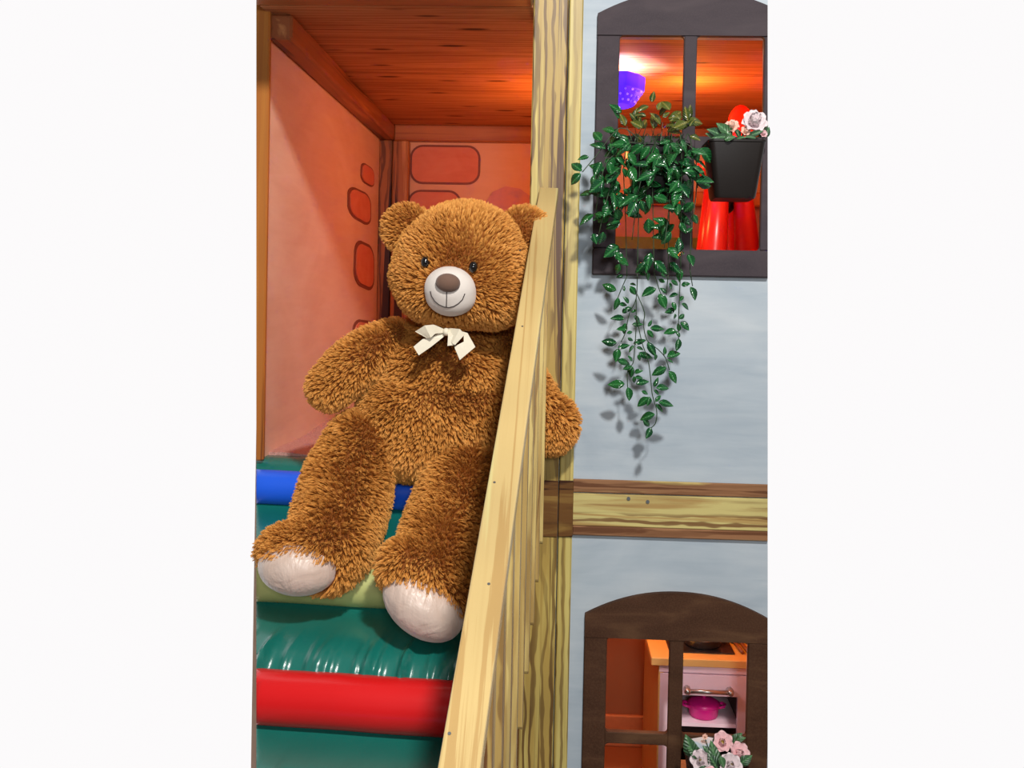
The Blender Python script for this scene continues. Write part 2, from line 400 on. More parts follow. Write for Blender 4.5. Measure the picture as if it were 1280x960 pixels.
# loft floor and carpet
fl = obj('floor', trim_bm(mkbox(XW-.02, 2.2, .052, YB, ZF-.06, ZF-.016)), M['birch']); struct(fl)
bm = bmesh.new(); bmesh.ops.create_grid(bm, x_segments=60, y_segments=60, size=.5)
xe = .6
for v in bm.verts:
    v.co = Vector((XW+(v.co.x+.5)*(xe-XW), .055+(v.co.y+.5)*(YB-.055), ZF+.004*math.sin(v.co.x*31+v.co.y*17)))
r = bmesh.ops.extrude_face_region(bm, geom=bm.faces[:]); bmesh.ops.translate(bm, vec=(0, 0, -.012), verts=[g for g in r['geom'] if isinstance(g, bmesh.types.BMVert)])
trim_bm(bm); cp = obj('carpet', bm, M['carpet'], smooth=False); cp['label'] = 'short pink speckled carpet on the loft floor beside the bear'; cp['category'] = 'carpet'
# ceiling edge beams
bb = bmesh.new(); zb = W(334.5, 53, 2.32).z
box(bb, XW, XW+.062, -.011, YB, zb, ZC-.0, bev=.006)
o = obj('trim_1', bb, M['loftbeam']); struct(o, 'dark red-stained beam along the ceiling above the pink left wall')
bb = mkbox(XW+.062, 2.2, YB-.04, YB, W(600, 177, DB-.04).z, ZC, bev=.005); trim_bm(bb); struct(obj('trim_2', bb, M['loftbeam_x']), 'orange-stained beam along the top of the loft back wall')
t3 = obj('trim_3', mkbox(XW, XW+.055, YB-.03, YB, ZF, zb, bev=.004), M['loftpost']); struct(t3, 'scorched corner post at the back of the loft')
struct(obj('trim_4', mkbox(XW+.058, XW+.125, YB-.045, YB, ZF, W(600, 177, DB-.04).z, bev=.004), M['loftpost']), 'orange scorched board beside the corner post')
# left front trim board
bm = mkbox(W(321, 0, 2.27).x-.06, W(337.5, 12, 2.27).x, -.03, -.012, ZF-.005, top, bev=.004); trim_bm(bm); struct(obj('trim_5', bm, M['trim']), 'orange-brown board at the left edge of the loft opening')
# painted stones on the loft walls (raised painted shapes, each with its dark outline)
def rrect(w, h, r, n=5, jit=.0):
    pts = []
    for cx, cy, a0 in ((w/2-r, h/2-r, 0), (-w/2+r, h/2-r, 90), (-w/2+r, -h/2+r, 180), (w/2-r, -h/2+r, 270)):
        for i in range(n+1):
            a = R(a0+90*i/n); pts.append((cx+r*math.cos(a)+random.uniform(-jit, jit), cy+r*math.sin(a)+random.uniform(-jit, jit)))
    return pts
def stone_back(px0, px1, py0, py1):
    D = DB-.001; a = W(px0, py1, D); b = W(px1, py0, D); cx, cz = (a.x+b.x)/2, (a.z+b.z)/2; w, h = b.x-a.x, b.z-a.z
    st = None
    for nm, g, dy, mt in (('painted_stone', .009, .006, 'stone'), ('stone_outline', 0, .003, 'stone_edge')):
        bm = bmesh.new(); prism(bm, [(cx+x, cz+z) for x, z in rrect(w-2*g, h-2*g, min(w, h)*.33-g, 6)], YB-dy, YB)
        st = obj(nm, bm, M[mt], wall_back if st is None else st)
for a in ((512, 601, 182, 230), (509, 577, 238, 286), (610, 664, 262, 300), (512, 560, 298, 340)): stone_back(*a)
def stone_left(pts):
    c = [WX(x, y, XW) for x, y in pts]; mid = sum(c, Vector())/4
    st = None
    for nm, k, dx, mt in (('painted_stone', .86, .006, 'stone'), ('stone_outline', 1, .003, 'stone_edge')):
        bm = bmesh.new(); q = []
        cs = [mid+(p-mid)*k for p in c]
        for i in range(4):                     # rounded corners
            p, a, b = cs[i], cs[i-1], cs[(i+1) % 4]
            for t in (0, .25, .5, .75, 1):
                q.append((p.lerp(a, .28*(1-t)**1.6)+p.lerp(b, .28*t**1.6)-p).lerp(p.lerp(mid, .05), .0))
        v0 = [bm.verts.new((XW, p.y, p.z)) for p in q]; v1 = [bm.verts.new((XW+dx, p.y, p.z)) for p in q]
        bm.faces.new(v0); bm.faces.new(v1[::-1])
        for i in range(len(q)): bm.faces.new((v0[i], v0[(i+1) % len(q)], v1[(i+1) % len(q)], v1[i]))
        st = obj(nm, bm, M[mt], wall_left if st is None else st)
for q in (((451, 201), (467, 212), (467, 236), (450, 226)), ((434, 230), (463, 244), (463, 285), (434, 268)),
          ((443, 297), (467, 309), (467, 366), (441, 354)), ((440, 398), (468, 402), (468, 440), (440, 450))): stone_left(q)
# painted cloud on the back wall, behind the bear's head
bm = bmesh.new(); pts = []
for x, y in ((602, 275), (606, 255), (616, 240), (632, 233), (650, 236), (664, 246), (680, 240), (700, 246), (712, 262), (712, 285), (602, 285)):
    p = W(x, y, DB-.001); pts.append((p.x, p.z))
prism(bm, pts, YB-.008, YB); obj('painted_cloud', bm, M['cloud'], wall_back)
# lower painted part of the back wall seen through the upper window
zl = W(830, 257, DB-.03).z
obj('wall_panel', trim_bm(mkbox(W(735, 300, DB).x, 2.2, YB-.012, YB, ZF, zl)), M['mauve'], wall_back)
obj('wall_ledge', trim_bm(mkbox(W(735, 300, DB).x, 2.2, YB-.07, YB, zl, zl+.055, bev=.006)), M['orangebase'], wall_back)
obj('wall_green_band', trim_bm(mkbox(W(735, 300, DB).x, 2.2, YB-.018, YB, ZF, W(830, 297, DB).z)), M['greenpaint'], wall_back)

# ---- big post with its side board, beam with boards
pz0 = 0.0
tp = obj('trim_6', mkbox(XPL, XG-.0015, -.035, .05, pz0, top, bev=.003), M['post']); struct(tp, 'thick yellow-painted post with dark brown painted grain')
obj('side_board', mkbox(XG+.001, XPR, -.028, .05, pz0, top, bev=.003), M['post_side'], tp)
zt, zg, zg2, zbm = Z(600, 717), Z(617, 717), Z(658, 717), Z(670, 717)
blk = obj('beam_crossing', mkbox(XPL, XG-.0015, -.039, -.03, zbm, zt, bev=.002), M['post_dark'], tp)
obj('beam_crossing', mkbox(XG+.0005, XPR+.001, -.034, -.02, zbm, zt, bev=.002), M['post_dark'], tp)
bt = struct(obj('trim_7', trim_bm(mkbox(XPR, XR, -.011, 0, zg2, zg-.001, bev=.002)), M['beam']), 'yellow-painted horizontal beam with brown grain between the two windows')
obj('top_board', trim_bm(mkbox(XPR, XR, -.008, 0, zg+.001, zt, bev=.002)), M['beam_brown'], bt)
obj('bottom_board', trim_bm(mkbox(XPR, XR, -.014, 0, zbm, zg2+.0, bev=.003)), M['beam_brown'], bt)
for px, py in ((786, 624), (810, 628)):
    p = W(px, py, 2.28); bm = bmesh.new(); bmesh.ops.create_cone(bm, segments=12, radius1=.0045, radius2=.0045, depth=.004, cap_ends=True, matrix=Matrix.Translation((p.x, -.012, p.z)) @ Matrix.Rotation(R(90), 4, 'X')); obj('screw', bm, M['screw'], bt)

# ---- windows
def window(name, label, mat, xl, xsl, xm0, xm1, xsr, xr, z_side, z_peak, z_top, zc0, zc1, zb1, zb0, joint=True):
    w = struct(obj(name, trim_bm(mkbox(xl, xsl, -.0135, .004, zb1+.001 if zb0 is not None else zb1, z_top-.0012, bev=.002)), mat), label)
    # arched head
    bm = bmesh.new(); pts = [(xl, z_top)]
    for i in range(25):
        t = i/24; x = xl+(xr-xl)*t; s = (t-.5)*2; pts.append((x, z_side+(z_peak-z_side)*(1-abs(s)**2.1)))
    pts.append((xr, z_top)); prism(bm, pts, -.015, .004); trim_bm(bm); obj('arched_head', bm, mat, w)
    obj('side_stile', trim_bm(mkbox(xsr, xr, -.0135, .004, zb1+.001, z_top-.0012, bev=.002)), mat, w)
    obj('mullion', mkbox(xm0, xm1, -.012, .006, zb1-.002, z_top+.002, bev=.002), mat, w)
    obj('crossbar', mkbox(xsl-.001, xm0+.001, -.011, .006, zc0, zc1, bev=.002), mat, w)
    obj('crossbar', trim_bm(mkbox(xm1-.001, xsr+.001, -.011, .006, zc0, zc1, bev=.002)), mat, w)
    # rounded inner corners
    bm = bmesh.new(); rr = .009
    for (xa, xb) in ((xsl, xm0), (xm1, xsr)):
        for (za, zb_) in ((zc1, z_top), (zb1, zc0)):
            for (cx, sx) in ((xa, 1), (xb, -1)):
                for (cz, sz) in ((za, 1), (zb_, -1)):
                    q = [(cx-sx*.0015, cz-sz*.0015)]
                    for i in range(6):
                        a = R(90*i/5); q.append((cx+sx*rr*(1-math.sin(a)), cz+sz*rr*(1-math.cos(a))))
                    prism(bm, q, -.0105, .003)
    obj('corner_fillet', trim_bm(bm), mat, w)
    if zb0 is not None:
        obj('bottom_rail', trim_bm(mkbox(xl, xr, -.017, .004, zb0, zb1, bev=.003)), mat, w)
    return w
window('window_1', 'grey-brown arched upper window frame with a mullion and crossbar', M['frame_up'],
       X(747, 40), u_l, X(856, 60), X(872, 60), u_r, X(983, 40), Z(15.6, 748), Z(-14, 860), Z(43, 800), Z(186, 872), Z(169.5, 872), u_b, Z(345, 850))
window('window_2', 'dark brown arched lower window frame in front of the toy kitchen', M['frame_low'],
       X(731, 790), l_l, X(837.5, 820), X(855, 820), l_r, X(964, 800), Z(769, 731), Z(742.5, 848), Z(800, 800), Z(933, 800), Z(918.5, 800), l_b, .12)

# ---- lower room
DL = 3.08; YL = DL-2.3
lw = obj('wall_kitchen', trim_bm(mkbox(XPL, 1.6, YL, YL+.03, 0, ZF-.06)), M['orangewall']); struct(lw, 'orange-brown back wall of the toy kitchen room')
struct(obj('wall_divider', mkbox(XPL, XPL+.02, .05, YL, 0, ZF-.06), M['orangewall']), 'side wall of the toy kitchen room')
struct(obj('floor', trim_bm(mkbox(XPL, 1.6, .001, YL, -.05, .0)), M['orangewall']))
struct(obj('baseboard_kitchen', trim_bm(mkbox(XPL+.02, 1.6, YL-.014, YL, .0, W(790, 893, DL).z, bev=.003)), M['orangebase']), 'orange baseboard in the toy kitchen room')
# play kitchen
KD = 2.56; KY = KD-2.3
kx0 = W(822, 900, KD).x; kx1 = W(937, 900, KD).x+.05; kz = W(870, 822, KD).z
k = thing('toy_kitchen', ((kx0+kx1)/2, KY+.2, 0), 'white children\'s play kitchen with a birch worktop inside the lower window', 'toy kitchen')
ky1 = KY+.38
obj('side_panel', trim_bm(mkbox(kx0, kx0+.014, KY, ky1, .0, kz-.022, bev=.001)), M['birch'], k)
obj('back_panel', trim_bm(mkbox(kx0+.014, kx1, ky1-.01, ky1, .03, kz-.022)), M['birch'], k)
obj('plinth', trim_bm(mkbox(kx0+.014, kx1, KY+.01, KY+.03, .0, W(870, 957, KD).z)), M['orangebase'], k)
obj('worktop', trim_bm(mkbox(kx0-.022, kx1, KY-.012, ky1+.01, kz-.022, kz, bev=.002)), M['birch'], k)
def kX(px, py=890): return W(px, py, KD).x
def kZ(py, px=880): return W(px, py, KD).z
z1, z2 = kZ(830), kZ(842.5)
obj('front_rail', trim_bm(mkbox(kx0+.002, kx1, KY-.002, KY+.012, z2+.002, kz-.022, bev=.001)), M['white_lam'], k)
dz0, oz1, oz0 = .05, kZ(869), .15
ox0, ox1 = kX(838), kX(921.5)
bm = bmesh.new(); dx0, dx1 = kx0+.004, kx1
box(bm, dx0, dx1, KY-.004, KY+.010, oz1, z2-.001); box(bm, dx0, ox0, KY-.004, KY+.010, dz0, oz1); box(bm, ox1, dx1, KY-.004, KY+.010, dz0, oz1); box(bm, ox0, ox1, KY-.004, KY+.010, dz0, oz0)
door = obj('oven_door', trim_bm(bm), M['white_lam'], k)
hb = bmesh.new(); hz = kZ(860, 885); a, b = kX(858, 858), kX(911, 858)
tube(hb, [(a, KY-.026, hz), (b, KY-.026, hz)], .0062, 12)
obj('handle', hb, M['steel'], door, True)
for x in (a, b):
    bm = bmesh.new(); lathe(bm, [(.006, 0), (.010, .002), (.010, .012), (.006, .016)], (0, 0, 0), 14)
    bmesh.ops.rotate(bm, verts=bm.verts, matrix=Matrix.Rotation(R(90), 3, 'X')); bmesh.ops.translate(bm, verts=bm.verts, vec=(x, KY-.008, hz))
    ell(bm, (x, KY-.026, hz), (.0105, .0105, .0105), sub=2)
    obj('handle_mount', bm, M['steel'], door, True)
sh_z = W(890, 904, KD+.015).z
obj('oven_shelf', trim_bm(mkbox(ox0-.02, kx1, KY+.012, ky1-.02, sh_z-.010, sh_z)), M['white_lam'], k)
obj('oven_lining', trim_bm(mkbox(kx0+.015, kx1, ky1-.14, ky1-.12, .05, kz-.03)), M['dark_in'], k)
obj('oven_lining', mkbox(ox1+.008, ox1+.012, KY+.012, ky1-.12, .05, kz-.03), M['dark_in'], k)
# hob
hx0, hx1 = W(845, 815, KD+.04).x, W(918, 815, KD+.04).x
obj('hob', mkbox(hx0-.02, hx1, KY+.030, KY+.26, kz, kz+.004, bev=.001), M['hob'], k)
pc = W(875, 812, KD+.13); r_ = .058
t = thing('toy_pan', (pc.x, KY+.095, kz+.005), 'small steel toy pan standing on the hob of the play kitchen', 'pan')
bm = bmesh.new(); lathe(bm, [(.045, .0), (.052, .004), (.058, .026), (.061, .028), (.056, .027), (.050, .006), (.01, .004)], (pc.x, KY+.095, kz+.0045), 32); obj('pan_body', bm, M['steel'], t, True)
obj('pan_handle', tube(bmesh.new(), [(pc.x+.05, KY+.12, kz+.026), (pc.x+.09, KY+.2, kz+.034), (pc.x+.13, KY+.23, kz+.036)], [.005, .006, .007], 8), M['hob'], t, True)
for i, (px, lab) in enumerate(((925, 'dark wooden toy spoon lying left on the birch worktop'), (933, 'dark wooden toy spatula lying between two others on the birch worktop'), (944, 'dark wooden toy utensil lying rightmost on the birch worktop'))):
    p = W(px, 814, KD+.06); t = thing('toy_utensil', (p.x, KY+.06, kz), lab, 'utensil', 'toy utensils on the play kitchen worktop')
    obj('grip', tube(bmesh.new(), [(p.x+.002, KY+.035, kz+.006), (p.x-.006, KY+.11, kz+.006)], .0055, 8), M['brownwood'], t, True)
    bm = bmesh.new(); ell(bm, (p.x-.009, KY+.138, kz+.005), (.014, .028, .004), sub=2); obj('utensil_head', bm, M['brownwood'], t, True)
# magenta toy pot in the oven
pp = W(878, 898, KD+.09); pcx, pcy, pz = pp.x-.002, KY+.064, sh_z+.0005
t = thing('toy_cooking_pot', (pcx, pcy, pz), 'magenta plastic toy pot with a lid inside the oven opening', 'pot')
bm = bmesh.new(); lathe(bm, [(.034, 0), (.040, .003), (.043, .030), (.044, .034), (.040, .034), (.02, .031)], (pcx, pcy, pz), 28); obj('pot_body', bm, M['magenta'], t, True)
bm = bmesh.new(); lathe(bm, [(.045, .034), (.046, .036), (.035, .043), (.015, .048), (.006, .049)], (pcx, pcy, pz), 28); ld = obj('lid', bm, M['magenta'], t, True)
bm = bmesh.new(); lathe(bm, [(.004, .048), (.004, .051), (.007, .054), (.006, .059), (.003, .060)], (pcx, pcy, pz), 14); obj('lid_knob', bm, M['magenta'], ld, True)
for s in (-1, 1):
    bm = bmesh.new(); tube(bm, [(pcx+s*.040, pcy-.014, pz+.028), (pcx+s*.056, pcy-.012, pz+.031), (pcx+s*.060, pcy, pz+.032), (pcx+s*.056, pcy+.012, pz+.031), (pcx+s*.040, pcy+.014, pz+.028)], .0042, 8); obj('side_handle', bm, M['magenta'], t, True)

# ---- upper room: violet lamp, red stool
lc = W(769, 115, 2.80); lt = W(769, 97, 2.80).z; lb = W(769, 133, 2.80).z
t = thing('ceiling_lamp', (lc.x, lc.y, ZC), 'violet pierced lampshade glowing under the plywood ceiling in the upper window', 'lamp')
def shade_pt(a, s):      # faceted bowl, s 0 at the top rim .. 1 at the bottom
    r = (.088, .100, .088, .060)[0]
    rr = .090*(1-.05*s) if s < .5 else .0855-.06*(s-.5)*1.0
    k = 1 if int(round(a/(math.pi/5))) % 2 == 0 else .90
    return (lc.x+math.cos(a)*rr*k, lc.y+math.sin(a)*rr*k, lt+(lb-lt)*s)
bm = bmesh.new(); rows = []
for s in (0, .48, .8, 1.0):
    rows.append([bm.verts.new(shade_pt(j*math.pi/5, s)) for j in range(10)])
for i in range(3):
    for j in range(10): bm.faces.new((rows[i][j], rows[i][(j+1) % 10], rows[i+1][(j+1) % 10], rows[i+1][j]))
bm.faces.new(rows[-1]); shade = obj('lamp_shade', bm, M['shade'], t)
md = shade.modifiers.new('thickness', 'SOLIDIFY'); md.thickness = .003
for i, s in enumerate((.56, .72, .88)):
    for j in range(20):
        a = (j+.5*(i % 2))*math.pi/10; p = Vector(shade_pt(round(a/(math.pi/5))*(math.pi/5), s)); c = Vector((lc.x, lc.y, p.z))
        rr = (p-c).length*.96; q = Vector((lc.x+math.cos(a)*rr*1.02, lc.y+math.sin(a)*rr*1.02, p.z))
        if q.y > lc.y+.02: continue
        bm = bmesh.new(); ell(bm, q, (.0042, .0042, .0042), sub=1); obj('pierced_dot', bm, M['shade_dot'], shade)
obj('cord', tube(bmesh.new(), [(lc.x, lc.y, ZC), (lc.x, lc.y, lt+.005)], .003, 8), M['black'], t)
lamp('violet_lamp_bulb', 'POINT', (lc.x+.035, lc.y-.01, lt+.012), 2.2, (1, .38, .12), .012)
mb = W(864, 142, 2.95); lamp('upper_room_fill', 'POINT', mb, 3.4, (1, .36, .09), .015)  # added warm fill behind the mullion, brightens the upper room ceiling
lamp('violet_lamp_lower_bulb', 'POINT', (lc.x, lc.y, lt-.03), 5, (.75, .7, 1), .01)
# red stool with thick tapering legs
SD = 2.95; st = W(915, 200, SD)
t = thing('red_stool', (st.x, SD-2.3, ZF), 'tall red plastic stool with thick tapering legs behind the flower planter', 'stool', None)
zs = W(915, 205, SD).z
for (xt, xb, dy) in ((903, 893, .0), (926, 934, .0), (906, 898, .2), (926, 932, .2)):
    a = W(xt, 200, SD); b = W(xb, 312, SD); b2 = Vector((b.x, b.y, ZF+.014))
    dv = Vector((0, dy, 0)); obj('leg', tube(bmesh.new(), [a+dv, b+dv, b2+dv], [.024, .040, .050], 20), M['red_plastic'], t, True)
bm = bmesh.new(); lathe(bm, [(.02, -.03), (.10, -.025), (.105, 0), (.095, .012), (.02, .016)], (st.x, SD-2.3+.08, zs), 32); obj('seat', bm, M['red_plastic'], t, True)
a = W(926, 152, SD+.1); bm = bmesh.new(); ell(bm, (a.x, a.y, a.z-.02), (.045, .018, .075)); tube(bm, [(a.x-.02, a.y, zs), (a.x-.01, a.y, a.z-.04)], .014, 10); tube(bm, [(a.x+.03, a.y, zs), (a.x+.02, a.y, a.z-.04)], .014, 10)
obj('backrest', bm, M['red_plastic'], t, True)
p = W(909, 254, SD+.03); bm = bmesh.new(); ell(bm, p, (.026, .02, .034)); tube(bm, [p, (p.x, p.y, zs-.01)], .006, 8); obj('hanging_knob', bm, M['black'], t, True)

# ================================================================= soft play stairs
TH = R(3.3); wdir = Vector((math.cos(TH), -math.sin(TH), 0)); dn = Vector((-math.sin(TH), -math.cos(TH), 0))
def railX(D): return -.018-.0565*(2.25-D)
rolls = [('v_blue', (330, 608.5), 2.235, 21.5, 'blue'), ('v_yellow', (330, 724.5), 1.995, 27, 'pale yellow'), ('v_red', (330, 870.5), 1.755, 33.5, 'red'), ('v_blue', (330, 1060), 1.51, 36, 'blue')]
sr = W(330, 870, 1.755)
stairs = thing('soft_play_stairs', (-.35, -.4, 0), 'green padded soft play stairs with blue, yellow and red bumper rolls', 'stairs')
def along(p, px):        # slide p along wdir until it reaches the trimming plane or the railing
    return p
def strip_range(p):
    tl = -NL.dot(p-CAM)/NL.dot(wdir)
    # right end: railing plane
    for i in range(200):
        q = p+wdir*(i*.005)
        if q.x > railX(q.y+2.3)-.035: break
    return tl, i*.005
prof = []
for mt, (px, py), D, rp, nm in rolls:
    c = W(px, py, D); r_ = rp/F*D; tl, tr = strip_range(c)
    bm = bmesh.new(); n = 40; pts = [c+wdir*(tl+(tr-tl)*i/n) for i in range(n+1)]
    pts = [q+Vector((0, 0, .0005*math.sin(i*.35+D*9))) for i, q in enumerate(pts)]
    tube(bm, [pts[0]-wdir*.03]+pts, r_, 28); trim_bm(bm, True, False)
    o = obj('bumper_roll', bm, M[mt], stairs, True); o['label'] = nm+' vinyl bumper roll'
    prof.append((c, r_))
def pad(p0, p1, r0, r1, first=False, wr=0.0, last=False):
    """vinyl pad: from under the upper roll, down the riser and out along the tread to the next roll"""
    # 2D profile in (s along dn, z)
    c0, c1 = p0, p1; S = (c1-c0).dot(dn); dz = c1.z-c0.z
    if first: P = [(-.075, -.010), (-.06, -.004), (-.02, -.002), (.0, -.008), (.02, -.03), (.04, -.09)]
    else:
        P = []
        A = (.012, -r0*.9); Bm = (.045, dz*.5); C = (S*.88, dz+r1*2.25); E = (S-r1*.25, dz+r1*.25)
        for i in range(17):
            t = i/16
            a = [(1-t)**3*A[j]+3*(1-t)**2*t*Bm[j]+3*(1-t)*t*t*C[j]+t**3*E[j] for j in (0, 1)]; P.append(tuple(a))
    tl, tr = strip_range(c0+dn*S*.5); tl -= .06
    n = 130; bm = bmesh.new(); g = []
    for i in range(n+1):
        x = tl+(tr-tl)*i/n; row = []
        for j, (s, z) in enumerate(P):
            t = j/(len(P)-1)
            w = wr*(math.exp(-((t-.86)/.24)**2))*(max(0, math.sin(x*68+1.1*math.sin(x*19)+t*2.0))**3+.45*max(0, math.sin(x*131+2+t*3))**2)
            row.append(bm.verts.new(c0+wdir*x+dn*s+Vector((0, 0, z+w))-dn*(-w*.5)))
        row.append(bm.verts.new(c0+wdir*x+dn*P[-1][0]+Vector((0, 0, P[-1][1]-.25)))); row.append(bm.verts.new(c0+wdir*x+dn*P[0][0]+Vector((0, 0, P[-1][1]-.25))))
        g.append(row)
    m = len(g[0])
    for i in range(n):
        for j in range(m): bm.faces.new((g[i][j], g[i][(j+1) % m], g[i+1][(j+1) % m], g[i+1][j]))
    bm.faces.new(g[0][::-1]); bm.faces.new(g[-1])
    trim_bm(bm, True, False); return obj('step_pad', bm, M['v_green'], stairs, True)
pf = W(330, 572, 2.29)
pad(pf, pf, 0, 0, first=True)
for i in range(len(prof)-1):
    pad(prof[i][0], prof[i+1][0], prof[i][1], prof[i+1][1], wr=(.0, .016, .010)[i])
for o in stairs.children:
    if o.name.startswith('step_pad'):
        md = o.modifiers.new('edges', 'EDGE_SPLIT'); md.split_angle = R(50)

# ================================================================= railing
rail = thing('stair_railing', (railX(1.5), -.8, .3), 'pale pine railing with a sloping handrail and upright slats beside the bear', 'railing')
def rail_pt(D, dx=0, dz=0):
    zt = W(685.5, 234, 2.25).z; return Vector((railX(D)+dx, D-2.3, zt-(2.25-D)*.60+dz))
nd = Vector((0, -.60, 1)).normalized()*0   # unused
A, B = rail_pt(2.25), rail_pt(.62); ax = (B-A).normalized(); side = Vector((1, 0, 0)); side = (side-ax*side.dot(ax)).normalized(); up = side.cross(ax).normalized()
if up.z < 0: up = -up
bm = bmesh.new(); beam(bm, A-up*.014, B-up*.014, side*.0228, up*.014, bev=.003)
hr = obj('handrail', bm, M['rail'], rail)
for i, (px, py) in enumerate(((650, 313), (653, 408), (618, 603), (611, 730), (561.7, 917))):
    # screw heads on the upper face
    d = ray(px, py); t_ = (A-CAM).dot(up)/d.dot(up); p = CAM+d*t_
    bm = bmesh.new(); bmesh.ops.create_cone(bm, segments=12, radius1=.0022, radius2=.0020, depth=.0012, cap_ends=True, matrix=Matrix.Translation(p) @ up.to_track_quat('Z', 'Y').to_matrix().to_4x4()); obj('screw', bm, M['screw'], hr)
Ds = [2.10-.115*i for i in range(12)]
for i, D in enumerate(Ds):
    if D < .75: break
    p = rail_pt(D); zb_ = W(670, 678, 2.1).z-(2.10-D)*.45
    x = p.x+.004
    bm = bmesh.new(); y = p.y
    # slat: face along the stairs, thin across; lower end rounded
    w2, th = .033, .0085
    vs = []
    out = []
    for k_ in range(9):
        a = math.pi*k_/8; out.append((y-w2*math.cos(a)*1, zb_+.012-.012*math.sin(a)))
    out += [(y+w2, p.z-.026+.60*w2), (y-w2, p.z-.026-.60*w2)]
    a_ = [bm.verts.new((x-th, q[0], q[1])) for q in out]; b_ = [bm.verts.new((x+th, q[0], q[1])) for q in out]
    bm.faces.new(a_); bm.faces.new(b_[::-1])
    for q in range(len(out)): bm.faces.new((a_[q], a_[(q+1) % len(out)], b_[(q+1) % len(out)], b_[q]))
    obj('slat', bm, M['slat'], rail)
# lower stringer the slats are fixed to
a, b = rail_pt(2.2, -.016, -.62), rail_pt(.75, -.016, -.62)
obj('lower_rail', beam(bmesh.new(), a, b, side*.009, up*.03, bev=.002), M['slat'], rail)

# ================================================================= the teddy bear
def fur_material(name, root, mid, tip):
    m = NT(name); hi = m.n('ShaderNodeHairInfo'); at = m.n('ShaderNodeAttribute', attribute_name='tint')
    a = m.ramp(hi.outputs['Intercept'], [(0, root), (.45, mid), (1, tip)])
    c = m.mix(1.0, a, m.ramp(at.outputs['Fac'], [(0, (.8, .73, .66)), (.5, (1, 1, 1)), (1, (1.12, 1.2, 1.32))]), 'MULTIPLY')
    m.color(c); return m.set(.55, .25)
M['fur'] = fur_material('golden_brown_fur', (.34, .11, .018), (.60, .235, .042), (.80, .385, .09))
M['skin'] = plain('brown_plush_backing', (.22, .07, .016), .9, .1)
def velour(name, c, b=.5, sc=40):
    m = NT(name); n = m.noise(m.coord(), sc, 4); f = m.noise(m.coord(), 500, 2)
    m.color(m.mix(n, tuple(x*.92 for x in c), tuple(min(1, x*1.05) for x in c))); m.bump(m.mix(.4, n, f), b, .002)
    m.b.inputs['Sheen Weight'].default_value = .3; return m.set(.8, .2)
M['muzzle'] = velour('cream_velour', (.68, .62, .57)); M['nose'] = velour('brown_nose_felt', (.15, .085, .06))
def satin():
    m = NT('pale_satin_sole'); n = m.noise(m.coord((1, 1, 1)), 16, 4, 1.2); n2 = m.noise(m.coord((30, 30, 6)), 1.2, 3, .5)
    m.color(m.mix(n, (.54, .38, .30), (.74, .60, .52))); m.bump(m.mix(.5, n, n2), .6, .018); m.b.inputs['Sheen Weight'].default_value = .5
    return m.set(.38, .5)
M['sole'] = satin()
M['ribbon'] = plain('cream_ribbon', (.72, .66, .52), .5, .4, 200, .06)
M['eye'] = plain('glossy_black_eye', (.006, .005, .005), .06, .8, bump=0)
M['thread'] = plain('dark_thread', (.03, .02, .02), .7)
DG = None
bear = thing('teddy_bear', W(540, 575, 2.2), 'large golden-brown teddy bear with a cream bow sitting on the padded stairs', 'teddy bear')
def blob(name, prims, mat, parent, voxel=.009, smooth=6, reg=True):
    """prims: (centre, radii, rotation or None); merged into one continuous surface"""
    bm = bmesh.new()
    for c, r, rot in prims: ell(bm, c, r, rot, 3)
    me = bpy.data.meshes.new('tmp'); bm.to_mesh(me); bm.free()
    t = bpy.data.objects.new('tmp', me); COL.objects.link(t)
    m = t.modifiers.new('r', 'REMESH'); m.mode = 'VOXEL'; m.voxel_size = voxel
    s = t.modifiers.new('s', 'SMOOTH'); s.iterations = smooth; s.factor = .5
    dg = bpy.context.evaluated_depsgraph_get(); me2 = bpy.data.meshes.new_from_object(t.evaluated_get(dg))
    bpy.data.objects.remove(t)
    me2.name = name; me2.transform(Matrix.Translation(-off(parent)))
    for p in me2.polygons: p.use_smooth = True
    me2.materials.clear(); return meshobj(name, me2, mat, parent)
def chain(pts, n=10):
    """tapered run of spheres through (px,py,D,radius)"""
    out = []
    for i in range(len(pts)-1):
        a, b = pts[i], pts[i+1]
        pa, pb = W(*a[:3]), W(*b[:3])
        for j in range(n+(i == len(pts)-2)):
            t = j/n; r = a[3]+(b[3]-a[3])*t; out.append((pa.lerp(pb, t), (r, r*.92, r), None))
    return out
fur_total = 0
